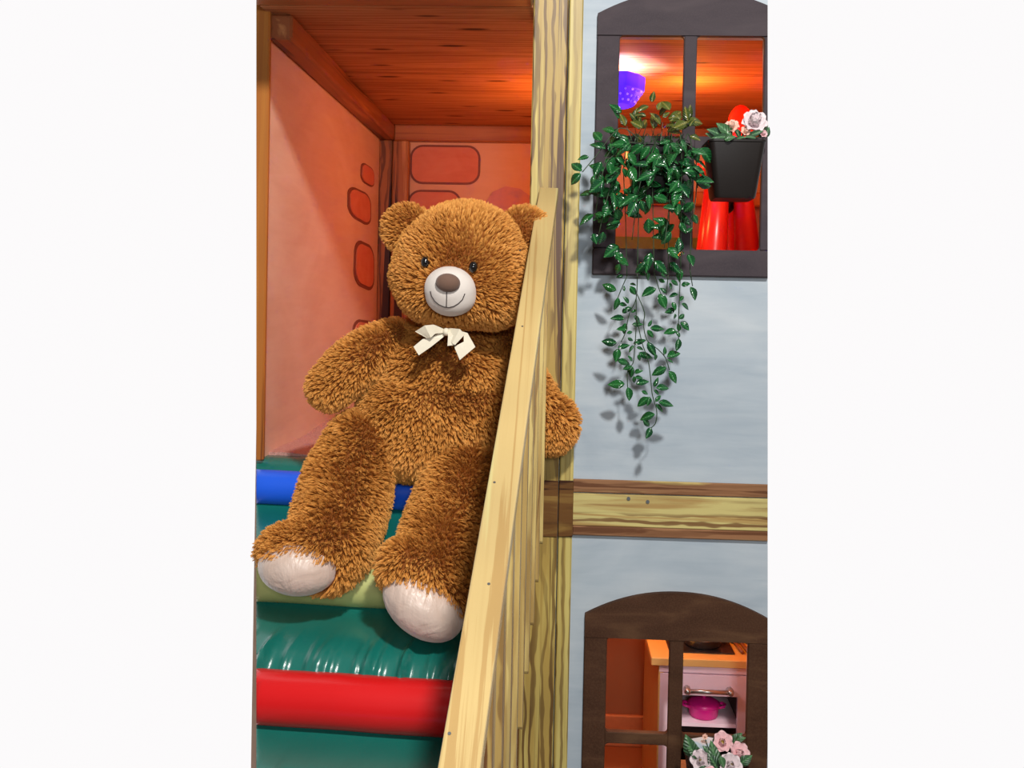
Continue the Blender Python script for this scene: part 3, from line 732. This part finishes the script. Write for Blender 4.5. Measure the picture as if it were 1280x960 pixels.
def fur(part, flow, density=190000, length=.019, clump=.0066, lean=.8, keep=None, tip=.48, rad=.00055):
    """hair curves rooted on the part; flow(point, normal) is the lie of the pile"""
    global fur_total
    me = part.data; o = off(part); me.calc_loop_triangles()
    n = len(me.vertices); co = np.empty(n*3, np.float32); me.vertices.foreach_get('co', co); co = co.reshape(-1, 3)+np.array(o, np.float32)
    no = np.empty(n*3, np.float32); me.vertices.foreach_get('normal', no); no = no.reshape(-1, 3)
    t = np.empty(len(me.loop_triangles)*3, np.int32); me.loop_triangles.foreach_get('vertices', t); t = t.reshape(-1, 3)
    a, b, c = co[t[:, 0]], co[t[:, 1]], co[t[:, 2]]; ar = .5*np.linalg.norm(np.cross(b-a, c-a), axis=1)
    def sample(k):
        i = rng.choice(len(t), k, p=ar/ar.sum()); u, v = rng.random((2, k)); f = u+v > 1; u[f] = 1-u[f]; v[f] = 1-v[f]
        w0 = (1-u-v)[:, None]; u = u[:, None]; v = v[:, None]
        P = a[i]*w0+b[i]*u+c[i]*v; N_ = no[t[i, 0]]*w0+no[t[i, 1]]*u+no[t[i, 2]]*v
        return P, N_/np.linalg.norm(N_, axis=1)[:, None]
    A_ = float(ar.sum()); k = int(A_*density); P, Nn = sample(k)
    if keep is not None:
        m = keep(P); P, Nn = P[m], Nn[m]; k = len(P)
    kc = max(10, int(A_/(clump*clump))); CP, CN = sample(kc)
    FL = flow(CP); FL = FL-CN*(FL*CN).sum(1)[:, None]; FL /= (np.linalg.norm(FL, axis=1)[:, None]+1e-6)
    # slowly varying swirl plus per-tuft scatter
    sw = np.stack([np.sin(CP[:, 1]*37+CP[:, 2]*29), np.sin(CP[:, 2]*41+CP[:, 0]*23+1), np.sin(CP[:, 0]*33+CP[:, 1]*27+2)], 1)
    d = CN+FL*lean+sw*.22+rng.normal(0, .26, (kc, 3)); d /= np.linalg.norm(d, axis=1)[:, None]
    cl = length*rng.uniform(.75, 1.25, kc); CT = CP+d*cl[:, None]; tint_c = rng.normal(0, .17, kc)+.16*np.sin(CP[:, 0]*31+CP[:, 2]*43+np.sin(CP[:, 1]*50))
    kd = kdtree.KDTree(kc)
    for i in range(kc): kd.insert(CP[i], i)
    kd.balance()
    idx = np.fromiter((kd.find(p)[1] for p in P), np.int32, k)
    own = Nn+(d[idx])*.9+rng.normal(0, .16, (k, 3)); own /= np.linalg.norm(own, axis=1)[:, None]
    L = length*rng.uniform(.7, 1.1, k)[:, None]; T = (P+own*L)*(1-tip)+CT[idx]*tip
    S = 5; pts = np.empty((k, S, 3), np.float32); root = P-Nn*.002
    for j in range(S):
        s = j/(S-1); pts[:, j] = root*(1-s)+T*s + Nn*(L*.28*s*(1-s)*2)
    pts -= np.array(o, np.float32)
    h = bpy.data.hair_curves.new('fur'); h.add_curves([S]*k)
    h.attributes['position'].data.foreach_set('vector', pts.ravel())
    ra = h.attributes.get('radius') or h.attributes.new('radius', 'FLOAT', 'POINT')
    ra.data.foreach_set('value', np.tile(np.array([1, 1, .95, .8, .35], np.float32)*rad, k))
    ti = h.attributes.new('tint', 'FLOAT', 'POINT'); tv = np.clip(.5+tint_c[idx]+rng.normal(0, .08, k), 0, 1).astype(np.float32)
    ti.data.foreach_set('value', np.repeat(tv, S))
    h.materials.append(M['fur']); ob = bpy.data.objects.new('fur', h); COL.objects.link(ob); ob.parent = part; ob['kind'] = 'stuff'
    fur_total += k; return ob
def flow_to(v): 
    v = np.array(v, float); return lambda P: np.tile(v, (len(P), 1))
def flow_from(c, extra=(0, 0, 0)):
    c = np.array(c); e = np.array(extra); return lambda P: (P-c)/np.linalg.norm(P-c, axis=1)[:, None]+e
def rotY(a): return Matrix.Rotation(a, 3, 'Y')
px2 = 1/F
# --- head
HD = 2.10
hc = W(578, 334, HD)
tilt = rotY(R(7))
head = blob('head', [(hc, (.152, .125, .128), tilt), (W(577, 352, HD-.01), (.160, .120, .100), tilt), (W(585, 305, HD), (.120, .11, .092), tilt),
                     (W(540, 360, HD-.02), (.075, .09, .075), None), (W(612, 368, HD-.02), (.085, .09, .075), None), (W(565, 355, HD-.07), (.085, .06, .07), None)], M['skin'], bear)
ears = []
for (px, py, D, r, rot) in ((509, 286, 2.13, .058, 35), (655, 290, 2.12, .058, -30)):
    ears.append(blob('ear', [(W(px, py, D), (r, .026, r), rotY(R(rot))), (W(px+(12 if px < 570 else -12), py+10, D), (.04, .026, .045), None)], M['skin'], bear, .006))
# --- torso
TD = 2.19
torso = blob('torso', [(W(566, 425, TD+.01), (.125, .085, .06), None), (W(556, 470, TD), (.155, .115, .115), None), (W(540, 520, TD-.01), (.175, .135, .13), None),
                       (W(530, 553, TD-.01), (.158, .130, .085), None), (W(590, 520, TD), (.12, .12, .12), None), (W(500, 425, TD+.02), (.05, .06, .045), None), (W(637, 432, TD+.02), (.05, .06, .045), None)], M['skin'], bear)
# --- arms
armL = blob('arm', chain([(492, 424, 2.17, .045), (462, 440, 2.14, .052), (435, 462, 2.12, .057), (413, 484, 2.11, .050)]), M['skin'], bear, .008)
armR = blob('arm', chain([(634, 428, 2.19, .045), (652, 465, 2.195, .045), (675, 505, 2.20, .046)])+[(W(689, 530, 2.20), (.061, .046, .068), None)], M['skin'], bear, .008)
# --- legs
legL = blob('leg', chain([(452, 562, 2.12, .086), (436, 600, 2.07, .094), (424, 645, 1.99, .094), (412, 682, 1.93, .086)], 6)
            +[(W(388, 690, 1.895), (.088, .068, .066), rotY(R(-8))), (W(362, 692, 1.885), (.062, .058, .056), None), (W(408, 708, 1.90), (.062, .055, .052), None)], M['skin'], bear)
legR = blob('leg', chain([(580, 600, 2.10, .088), (570, 640, 2.03, .096), (556, 680, 1.95, .092), (545, 710, 1.88, .082)], 6)
            +[(W(532, 722, 1.84), (.080, .068, .070), rotY(R(30))), (W(506, 708, 1.83), (.050, .055, .052), None), (W(556, 744, 1.84), (.058, .056, .056), None)], M['skin'], bear)
# --- soles
solesp = []
def sole(leg, px, py, D, r, ang):
    c = W(px, py, D); rot = rotY(R(ang))
    o = blob('foot_sole', [(c, r, rot)], M['sole'], leg, .006, 2); solesp.append((leg, c, r, rot)); return o
s1 = sole(legL, 373, 708, 1.865, (.084, .062, .060), 2)
s2 = sole(legR, 529, 757, 1.805, (.090, .060, .060), 34)
s1['label'] = 'pale pink satin sole'; s2['label'] = 'pale pink satin sole'
def keep_fn(leg):
    c, r, rot = [(c, r, rot) for l, c, r, rot in solesp if l == leg][0]
    mi = np.array(rot.inverted()); cc = np.array(c); rr = np.array(r)*1.01
    def f(P):
        q = ((P-cc)@mi.T)/rr; inside = (q**2).sum(1) < 1
        return ~(inside & (q[:, 2] < .42))
    return f
# --- muzzle, nose, eyes
mz = blob('muzzle', [(W(563, 362, 1.985), (.058, .050, .052), rotY(R(8))), (W(563.5, 369, 1.987), (.057, .047, .047), rotY(R(4)))], M['muzzle'], bear, .004, 16)
mz['label'] = 'smooth cream muzzle'
bm = bmesh.new(); ell(bm, W(560, 353.5, 1.937), (.0265, .018, .020), rotY(R(6))); nose = obj('nose', bm, M['nose'], mz, True); nose['label'] = 'brown felt nose'
bv = None
def bvh(o):
    of = off(o); return BVHTree.FromPolygons([v.co+of for v in o.data.vertices], [list(p.vertices) for p in o.data.polygons])
bv = bvh(mz)
def onto(tree, px, py, lift=0):
    h = tree.ray_cast(CAM, ray(px, py).normalized()); 
    return h[0]+h[1]*lift if h[0] else None
def stitch(pts, name='mouth_stitch'):
    # smooth polyline laid on the muzzle
    P = []
    for i in range(len(pts)-1):
        for j in range(5): P.append((pts[i][0]+(pts[i+1][0]-pts[i][0])*j/5, pts[i][1]+(pts[i+1][1]-pts[i][1])*j/5))
    P.append(pts[-1]); q = [onto(bv, x, y, .0003) for x, y in P]; q = [v for v in q if v]
    obj(name, tube(bmesh.new(), q, .0011, 6), M['thread'], mz, True)
stitch([(538, 364), (539.5, 370), (543.5, 376.5), (549, 381), (555, 383.6), (561, 384.4), (567, 383), (573, 379.5), (578, 374.5), (581, 367)])
stitch([(558.3, 363), (558.3, 372), (558, 383.5)])
hb_ = bvh(head)
for px, py in ((534, 329), (591, 335)):
    p = onto(hb_, px, py, .009); bm = bmesh.new(); ell(bm, p, (.0095, .009, .0125)); obj('eye', bm, M['eye'], bear, True)
# --- bow
tb = bvh(torso)
def zp(u, v, D): return W(500+u/10.667, 390+v/10.667, D)
def ribbon(name, left, right, parent):
    """strip given by matching edge points (u,v,D)"""
    bm = bmesh.new(); a = [bm.verts.new(zp(*p)) for p in left]; b = [bm.verts.new(zp(*p)) for p in right]
    for i in range(len(a)-1): bm.faces.new((a[i], a[i+1], b[i+1], b[i]))
    o = obj(name, bm, M['ribbon'], parent, False, False); md = o.modifiers.new('thickness', 'SOLIDIFY'); md.thickness = .0012
    s = o.modifiers.new('sub', 'SUBSURF'); s.subdivision_type = 'SIMPLE'; s.levels = 1; s.render_levels = 1; return o
bm = bmesh.new(); kn = zp(615, 265, 2.005); ell(bm, kn, (.0075, .008, .009)); bow = obj('bow', bm, M['ribbon'], bear, True); bow['label'] = 'cream ribbon bow'
db = 2.0
ribbon('ribbon_tail', [(600, 235, db+.012), (430, 335, db+.002), (300, 362, db), (180, 462, db-.004)], [(622, 290, db+.012), (560, 348, db+.004), (420, 460, db), (250, 578, db-.004)], bow)
ribbon('ribbon_tail', [(640, 240, db+.012), (850, 300, db+.004), (850, 395, db), (722, 462, db-.004)], [(680, 215, db+.012), (900, 280, db+.004), (1005, 465, db-.002), (797, 640, db-.006)], bow)
ribbon('ribbon_loop', [(600, 230, db+.008), (450, 168, db-.008), (330, 180, db-.014), (200, 262, db-.006)], [(600, 275, db+.006), (470, 290, db-.006), (410, 345, db-.010), (360, 352, db-.004)], bow)
ribbon('ribbon_loop', [(200, 262, db-.006), (330, 200, db+.004), (480, 200, db+.008), (602, 240, db+.012)], [(360, 352, db-.004), (450, 300, db+.006), (540, 270, db+.009), (602, 280, db+.012)], bow)
ribbon('ribbon_loop', [(630, 235, db+.008), (640, 330, db-.008), (632, 452, db-.010)], [(665, 215, db+.008), (760, 300, db-.006), (735, 440, db-.010)], bow)
ribbon('ribbon_loop', [(650, 215, db+.010), (800, 228, db-.010), (865, 300, db-.012)], [(640, 320, db+.002), (700, 420, db-.012), (735, 440, db-.012)], bow)
# --- fur
mzc = W(564, 362, 2.0)
MZ = np.array(mzc)
eyes3 = [np.array(onto(hb_, px, py, 0)) for px, py in ((534, 329), (591, 335))]
def keep_head(P):
    ok = np.linalg.norm((P-MZ)/np.array([.056, .09, .054]), axis=1) > 1
    for e in eyes3: ok &= np.linalg.norm(P-e, axis=1) > .0085
    return ok
fur(head, flow_from(mzc, (0, 0, -.15)), keep=keep_head, length=.0145)
for e in ears: fur(e, flow_from(hc), length=.012)
fur(torso, flow_to((0, -.1, -1)), length=.018)
fur(armL, flow_to((-.7, 0, -.7)), length=.016)
fur(armR, flow_to((.4, 0, -.9)), length=.017)
fur(legL, flow_to((-.25, -.5, -.8)), keep=keep_fn(legL), length=.019)
fur(legR, flow_to((-.25, -.5, -.8)), keep=keep_fn(legR), length=.019)
print('fur strands', fur_total)

# ================================================================= planters and plants
def planter(name, px0, px1, py_top, pxb0, pxb1, py_bot, D, label, group):
    """square tapered planter with a rolled rim, hung on the crossbar by two hooks"""
    a, b = W(px0, py_top, D), W(px1, py_top, D); c, d = W(pxb0, py_bot, D+.015), W(pxb1, py_bot, D+.015)
    zt, zb = (a.z+b.z)/2, (c.z+d.z)/2; cx = (a.x+b.x)/2; wt, wb = (b.x-a.x)/2, (d.x-c.x)/2
    dt = min(wt, .060); db_ = dt*.8; yc = D-2.3+dt
    t = thing(name, (cx, yc, zb), label, 'planter', group)
    bm = bmesh.new()
    def ring(w, dd, z, r):
        return [bm.verts.new((cx+x, yc+y, z)) for x, y in rrect(2*w, 2*dd, r, 5)]
    R_ = [ring(wb*.94, db_*.94, zb, .012), ring(wb, db_, zb+.006, .014), ring(wt*.96, dt*.96, zt-.006, .014), ring(wt, dt, zt-.004, .015), ring(wt, dt, zt, .015), ring(wt*.94, dt*.92, zt, .013), ring(wb*.94, db_*.9, zb+.03, .012)]
    for i in range(len(R_)-1):
        n = len(R_[i])
        for j in range(n): bm.faces.new((R_[i][j], R_[i][(j+1) % n], R_[i+1][(j+1) % n], R_[i+1][j]))
    bm.faces.new(R_[0][::-1]); bm.faces.new(R_[-1])
    p = obj('pot', bm, M['pot'], t, False); md = p.modifiers.new('e', 'EDGE_SPLIT'); md.split_angle = R(40)
    for q in p.data.polygons: q.use_smooth = True
    obj('soil', mkbox(cx-wt*.9, cx+wt*.9, yc-dt*.84, yc+dt*.84, zt-.03, zt-.016, bev=.004), M['soil'], t)
    for s in (-.5, .5):
        x = cx+s*wt; obj('hook', tube(bmesh.new(), [(x, yc+dt-.002, zt-.004), (x, yc+dt+.004, zt+.012), (x, -.008+.018, zt+.012), (x, .018, zt-.014)], .002, 8), M['black'], t)
    return t, cx, yc, zt, wt, dt
LEAVES = []
def leaf_mesh(curl, fold, name, mat, wide=.27):
    """unit-length leaf along +Y, face +Z, folded along its midrib, solid"""
    bm = bmesh.new(); prof_ = [(0, .02), (.12, .55), (.3, .95), (.5, 1), (.7, .78), (.87, .4), (1, .02)]
    L_, C_, R2 = [], [], []
    for y, w in prof_:
        z = -curl*y*y; w *= wide
        C_.append(bm.verts.new((0, y, z))); L_.append(bm.verts.new((-w, y, z+fold*w))); R2.append(bm.verts.new((w, y, z+fold*w)))
    for i in range(len(prof_)-1):
        bm.faces.new((L_[i], C_[i], C_[i+1], L_[i+1])); bm.faces.new((C_[i], R2[i], R2[i+1], C_[i+1]))
    r = bmesh.ops.extrude_face_region(bm, geom=bm.faces[:]); bmesh.ops.translate(bm, vec=(0, 0, -.02), verts=[g for g in r['geom'] if isinstance(g, bmesh.types.BMVert)])
    bmesh.ops.recalc_face_normals(bm, faces=bm.faces)
    me = bpy.data.meshes.new(name); bm.to_mesh(me); bm.free()
    for p in me.polygons: p.use_smooth = True
    me.materials.append(mat); return me
LM = [leaf_mesh(.25, .35, 'leaf', M['leaf']), leaf_mesh(.45, .2, 'leaf', M['leaf'], .24), leaf_mesh(.1, .5, 'leaf', M['leaf'], .29)]
M['leaf_warm_lit'] = leafmat('warm_lit_trailing_leaf', (.022, .055, .008), (.10, .12, .015), (.22, .20, .04), .3)  # warm room light on the top leaves, put into their colour
LO = [leaf_mesh(.25, .35, 'leaf', M['leaf_warm_lit']), leaf_mesh(.45, .2, 'leaf', M['leaf_warm_lit'], .25)]
LF = [leaf_mesh(.3, .3, 'leaf', M['leaf2'], .3), leaf_mesh(.5, .2, 'leaf', M['leaf2'], .26)]
def place_leaf(parent, base, tip, face, me, wid=1.0):
    base, tip, face = Vector(base), Vector(tip), Vector(face); y = tip-base; L = y.length; y.normalize()
    x = y.cross(face)
    if x.length < 1e-3: x = y.orthogonal()
    x.normalize(); z = x.cross(y)
    Mx = Matrix(((x.x*L*wid, y.x*L, z.x*L, base.x), (x.y*L*wid, y.y*L, z.y*L, base.y), (x.z*L*wid, y.z*L, z.z*L, base.z), (0, 0, 0, 1)))
    o = bpy.data.objects.new('leaf', me); COL.objects.link(o); o.parent = parent
    o.matrix_local = Matrix.Translation(-off(parent)) @ Mx; return o
G = 'dark plastic planters hung on the windows'
p1, c1x, c1y, z1t, w1, d1 = planter('planter', 784, 864, 178, 798, 852, 250, 2.16, 'dark hanging planter hidden under the trailing green plant', G)
p2, c2x, c2y, z2t, w2_, d2 = planter('planter', 886, 960, 174, 897, 949.5, 247.5, 2.16, 'dark hanging planter with flowers at the right of the upper window', G)
p3, c3x, c3y, z3t, w3, d3 = planter('planter', 862, 940, 966, 874, 928, 1040, 2.15, 'dark planter of pink and white flowers on the lower window', G)

# ---- trailing plant
plant = thing('trailing_plant', (c1x, c1y, z1t), 'artificial trailing plant with glossy green leaves hanging in long vines', 'plant')
def q3(u, v): return (730+u/4.571, 340+v/4.571)
def vine(pts, D0=2.15, D1=2.19, r=.0012):
    n = len(pts); P = []
    for i, (x, y) in enumerate(pts):
        t = i/(n-1); P.append(W(x, y, D0+(D1-D0)*t))
    # densify smoothly
    Q = []
    for i in range(n-1):
        p0, p1_, p2_, p3_ = P[max(i-1, 0)], P[i], P[i+1], P[min(i+2, n-1)]
        for j in range(4):
            t = j/4; Q.append(.5*((2*p1_)+(-p0+p2_)*t+(2*p0-5*p1_+4*p2_-p3_)*t*t+(-p0+3*p1_-3*p2_+p3_)*t**3))
    Q.append(P[-1]); obj('stem', tube(bmesh.new(), Q, r, 5), M['stem'], plant, True); return Q
v_low = [[(245, 25), (200, 130), (187, 175)], [(305, 0), (298, 150), (262, 230), (245, 300), (235, 350), (212, 400)],
         [(300, 120), (345, 230), (340, 300), (360, 390), (420, 440), (465, 490), (488, 560)], [(298, 150), (298, 300), (290, 430), (280, 520), (250, 560), (248, 640), (250, 665)],
         [(300, 250), (330, 400), (365, 500), (380, 600), (390, 700), (415, 790), (410, 860), (385, 890), (370, 905)], [(400, 5), (430, 100), (450, 150)], [(480, 20), (470, 130)],
         [(552, -20), (545, 150), (540, 280), (540, 400)], [(605, -10), (620, 80)]]
for v in v_low: vine([q3(*p) for p in v], 2.17, 2.19)
starts = {0: (800, 300), 1: (797, 260), 5: (818, 270), 7: (850, 250), 8: (860, 260)}
for x0, xm, x1, y1 in ((805, 780, 783.6, 345.5), (815, 800, 796.7, 340), (830, 815, 817.5, 341), (840, 838, 835, 344), (850, 852, 850.8, 336), (856, 866, 862.4, 338)):
    vine([(x0, 176), (x0+(xm-x0)*.5, 168), (xm, 200), ((xm+x1)/2, 265), (x1, y1)], 2.13, 2.17)
for pts in ([(800, 176), (775, 160), (745, 195), (728, 215)], [(800, 178), (765, 185), (742, 240)], [(805, 178), (760, 200), (745, 262)], [(810, 178), (770, 215), (748, 295)],
            [(850, 176), (868, 190), (872, 235)], [(845, 176), (870, 215), (866, 275)], [(820, 180), (800, 230), (790, 300)], [(835, 180), (838, 240), (830, 310)]):
    vine(pts, 2.14, 2.12)
low = [(185, 105, 103, 72), (195, 145, 185, 220), (200, 185, 250, 185), (262, 68, 296, 70), (262, 80, 297, 132), (230, 110, 228, 80), (412, 95, 328, 135), (232, 268, 153, 255), (285, 250, 330, 288),
       (236, 292, 225, 355), (188, 405, 100, 398), (198, 438, 180, 514), (192, 432, 256, 415), (190, 505, 270, 520), (378, 320, 460, 322), (365, 312, 392, 278), (362, 332, 397, 374), (282, 410, 348, 385),
       (362, 402, 412, 475), (312, 462, 386, 492), (405, 468, 410, 506), (470, 545, 388, 588), (485, 566, 534, 632), (428, 125, 470, 210), (537, 128, 484, 140), (556, 75, 606, 66), (498, 48, 545, 75), (608, 85, 640, 161),
       (558, 180, 612, 207), (548, 165, 568, 135), (520, 212, 462, 232), (504, 172, 527, 214), (520, 238, 520, 272), (542, 268, 575, 240), (552, 285, 601, 332), (527, 338, 456, 348), (542, 380, 535, 452), (475, 485, 552, 460),
       (458, 475, 470, 426), (475, 500, 516, 510), (540, 340, 540, 290), (548, 372, 530, 335), (232, 640, 140, 642), (250, 658, 262, 736), (280, 540, 265, 606), (288, 575, 335, 562), (285, 595, 290, 640), (298, 640, 370, 618),
       (290, 605, 340, 600), (398, 655, 425, 612), (412, 662, 490, 656), (400, 672, 430, 700), (370, 715, 303, 766), (328, 680, 368, 697), (375, 712, 362, 766), (408, 742, 437, 704), (425, 742, 512, 755), (412, 752, 450, 790),
       (405, 812, 315, 838), (338, 845, 380, 885), (380, 888, 357, 952), (275, 300, 330, 300), (240, 225, 270, 205), (220, 235, 255, 200), (255, 180, 232, 140), (268, 230, 300, 215), (245, 330, 185, 325), (245, 350, 280, 340), (250, 375, 282, 400),
       (285, 420, 250, 450), (300, 430, 340, 440), (275, 540, 222, 555), (275, 510, 258, 478), (310, 470, 320, 510), (462, 60, 425, 40), (470, 120, 440, 90), (490, 60, 505, 90), (222, 20, 190, 30), (350, 20, 310, 0), (360, 0, 375, 50), (440, 10, 480, 30)]
nl = 0
for (a, b, c, d) in low:
    x0, y0 = q3(a, b); x1, y1 = q3(c, d); D = 2.185+random.uniform(-.012, .008)
    place_leaf(plant, W(x0, y0, D), W(x1, y1, D-random.uniform(-.008, .012)), (random.uniform(-.6, .6), -1, random.uniform(-.1, .9)), random.choice(LM)); nl += 1
hand = [(727, 214, 714, 202), (726, 217, 712, 230), (741, 242, 724, 241), (742, 268, 724, 275), (756, 270, 742, 266), (775, 276, 760, 276), (741, 292, 746, 305), (754, 290, 750, 307), (752, 176, 741, 163), (757, 186, 738, 177),
        (736, 196, 724, 196), (755, 214, 737, 203), (768, 165, 753, 157), (777, 172, 765, 164), (777, 141, 764, 131), (815, 128, 816, 114), (811, 133, 795, 135), (822, 138, 826, 127), (782, 158, 777, 143), (860, 152, 856, 135),
        (850, 150, 845, 140), (862, 158, 867, 147), (862, 170, 875, 173), (864, 216, 877, 228), (860, 196, 874, 186), (852, 262, 865, 255), (866, 268, 872, 280), (858, 290, 866, 285), (795, 150, 788, 140), (835, 148, 845, 145), (828, 147, 836, 140),
        (808, 145, 797, 141), (803, 160, 789, 150), (842, 160, 860, 152), (748, 245, 765, 235), (745, 225, 740, 240), (848, 316, 850, 298), (839, 290, 826, 305), (784, 330, 775, 326), (860, 318, 867, 332), (775, 330, 768, 343), (770, 315, 778, 328)]
for a, b, c, d in hand:
    D = 2.14+random.uniform(-.02, .03)
    place_leaf(plant, W(a, b, D), W(c, d, D-random.uniform(-.012, .015)), (random.uniform(-.6, .6), -1, random.uniform(-.1, 1)), random.choice(LO if b < 172 and a > 780 else LM), 1.15); nl += 1
def dens(x, y):
    """how thick the foliage is at a place on the window"""
    cx = 808 if y > 200 else 815; hw = {110: 8, 130: 30, 150: 48, 170: 62, 190: 66, 215: 68, 240: 62, 270: 58, 300: 48, 340: 48}
    ks = sorted(hw); w = np.interp(y, ks, [hw[k_] for k_ in ks]); u = abs(x-cx)/w
    if u > 1: return 0
    t = float(np.interp(y, [112, 135, 160, 180, 240, 265, 300, 340], [.3, .7, .9, 1, 1, .6, .5, .55]))
    if 775 < x < 800 and 192 < y < 248: t *= .35
    if 800 < x < 855 and 262 < y < 292: t *= .45
    return t*(1 if u < .8 else .6)
while nl < 298:
    x, y = random.uniform(738, 876), random.triangular(128, 345, 215)
    if random.random() > dens(x, y): continue
    L = random.uniform(15, 23); up_ = max(0, (165-y)/60)
    ang = random.gauss(math.pi/2, 1.05) if y > 165 else random.gauss(-math.pi/2, 1.0)
    side_ = (x-808)/70; dx, dy = math.cos(ang)*L+side_*5, math.sin(ang)*L*.9
    D = random.uniform(2.085, 2.165) if 165 < y < 262 else random.uniform(2.13, 2.19)
    if y < 176: D = random.uniform(2.15, 2.24)
    place_leaf(plant, W(x, y, D), W(x+dx, y+dy, D-random.uniform(-.018, .026)), (random.uniform(-.8, .8), -1, random.uniform(-.2, 1.2)), random.choice(LO if y < 170 and x > 778 else LM), random.uniform(.95, 1.2)); nl += 1
bm = bmesh.new()
for i in range(18):                      # small shoots inside the pot, above the rim
    x = random.uniform(788, 860); a = W(x, 178, 2.2); b = W(x+random.uniform(-10, 10), random.uniform(150, 170), 2.2)
    b.y += random.uniform(-.03, .03); tube(bm, [a, a.lerp(b, .5), b], [.0016, .0012, .0006], 4)
o = obj('shoots', bm, M['stem'], plant); o['kind'] = 'stuff'

# ---- flowers
def petal_mesh(name, mat, cup):
    bm = bmesh.new(); n, m = 5, 4; g = []
    for i in range(n+1):
        t = i/n; w = .52*math.sin(math.pi*min(.98, .12+t*.78))**.8; row = []
        for j in range(m+1):
            s = (j/m-.5)*2; row.append(bm.verts.new((s*w, t*(1-.08*s*s), cup*t*t+.18*s*s*t+(.05*math.sin(9*s) if t > .9 else 0))))
        g.append(row)
    for i in range(n):
        for j in range(m): bm.faces.new((g[i][j], g[i][j+1], g[i+1][j+1], g[i+1][j]))
    r = bmesh.ops.extrude_face_region(bm, geom=bm.faces[:]); bmesh.ops.translate(bm, vec=(0, 0, -.03), verts=[q for q in r['geom'] if isinstance(q, bmesh.types.BMVert)])
    bmesh.ops.recalc_face_normals(bm, faces=bm.faces); me = bpy.data.meshes.new(name); bm.to_mesh(me); bm.free()
    for p in me.polygons: p.use_smooth = True
    me.materials.append(mat); return me
PT = {m_: [petal_mesh('petal', M[m_], c_) for c_ in (.25, .75, 1.3)] for m_ in ('petal', 'petal2', 'petal3')}
def flower(parent, c, axis, r, mat, rows=((7, 1.0, .2), (6, .8, .75), (5, .55, 1.25))):
    c, axis = Vector(c), Vector(axis).normalized(); q = axis.to_track_quat('Z', 'Y').to_matrix().to_4x4()
    bm = bmesh.new(); ell(bm, c+axis*r*.18, (r*.16, r*.16, r*.16), sub=2); fl_ = obj('blossom', bm, M['pistil'], parent, True)
    for k_, (n, s, e) in enumerate(rows):
        for i in range(n):
            a = 2*math.pi*(i+.5*k_)/n+random.uniform(-.15, .15)
            Mx = Matrix.Translation(c) @ q @ Matrix.Rotation(a, 4, 'Z') @ Matrix.Rotation(e*.75+random.uniform(-.1, .1), 4, 'X') @ Matrix.Scale(r*s, 4)
            o = bpy.data.objects.new('petal', PT[mat][k_]); COL.objects.link(o); o.parent = fl_; o.matrix_local = Matrix.Translation(-off(parent)) @ Mx
    return fl_
def bouquet(label, cx, yc, zt, blooms, leaves, D):
    t = thing('flower_bunch', (cx, yc, zt), label, 'flowers', None)
    for px, py, r, mat, ax, dd in blooms:
        c = W(px, py, D+dd); flower(t, c, ax, r/F*(D+dd), mat, ((7, 1.0, .3), (5, .68, .95)) if py > 900 else ((7, 1.0, .2), (6, .8, .75), (5, .55, 1.25)))
        base = Vector((cx+(c.x-cx)*.3, yc, zt-.02)); obj('stem', tube(bmesh.new(), [base, base.lerp(c, .5)+Vector((0, 0, .006)), c-Vector(ax).normalized()*.002], .0013, 6), M['stem'], t, True)
    for a, b, c, d, dd in leaves:
        place_leaf(t, W(a, b, D+dd), W(c, d, D+dd-.012), (random.uniform(-.5, .5), -1, random.uniform(.2, 1)), random.choice(LF), 1.1)
    return t
bouquet('pale pink rose and small peach buds in the upper right planter', c2x, c2y, z2t,
        [(942, 155, 17, 'petal3', (0, -1, .5), .03), (915, 160, 10, 'petal2', (-.3, -1, .6), .03), (931, 165, 7, 'petal2', (.2, -1, .3), .02), (953, 168, 6, 'petal', (.3, -1, .5), .02)],
        [(914, 172, 900, 152, .02), (906, 173, 888, 158, .02), (912, 173, 895, 166, .0), (936, 172, 950, 160, 0), (950, 172, 957, 156, .03), (925, 172, 920, 160, .05), (895, 174, 885, 165, .03), (945, 173, 935, 167, -.01),
         (920, 174, 930, 168, -.01), (905, 175, 918, 169, -.02), (955, 172, 962, 160, .05), (928, 170, 936, 160, .06)], 2.18)
bouquet('pink and white roses in the planter on the lower window', c3x, c3y, z3t,
        [(903, 928, 14, 'petal', (-.1, -.9, .6), .04), (922, 942, 15, 'petal', (.3, -.9, .6), .02), (877, 951, 15, 'petal3', (-.4, -1, .6), -.01), (912, 957, 16, 'petal3', (.1, -1, .7), -.02), (888, 970, 12, 'petal', (-.1, -1, .8), -.05), (881, 921, 4, 'petal2', (0, -1, .5), .05)],
        [(868, 946, 858, 924, 0), (876, 946, 862, 934, .0), (892, 950, 884, 934, 0), (915, 930, 925, 918, .05), (920, 925, 930, 922, .04), (895, 958, 892, 935, -.02), (900, 945, 906, 960, -.03), (886, 962, 872, 964, -.03), (925, 955, 938, 946, -.01),
         (892, 930, 900, 920, .05), (897, 962, 888, 945, -.02)], 2.17)
bm = bmesh.new(); pts = [W(x, y, D) for x, y, D in ((863, 924, 2.25), (881, 921, 2.26), (898, 924, 2.255), (893, 938, 2.22), (880, 946, 2.20), (868, 938, 2.225), (880, 932, 2.215))]
vs = [bm.verts.new(p) for p in pts]
for i in range(6): bm.faces.new((vs[i], vs[(i+1) % 6], vs[6]))
o = obj('pot_sheen_sheet', bm, M['pot_sheen'], p3, False, False); o['label'] = 'pale blue sheet for the reflection on the inner pot wall'; md = o.modifiers.new('thickness', 'SOLIDIFY'); md.thickness = .001  # pale sheet stands in for the bluish reflection inside the pot
print('leaves', nl, 'objects', len(bpy.data.objects))
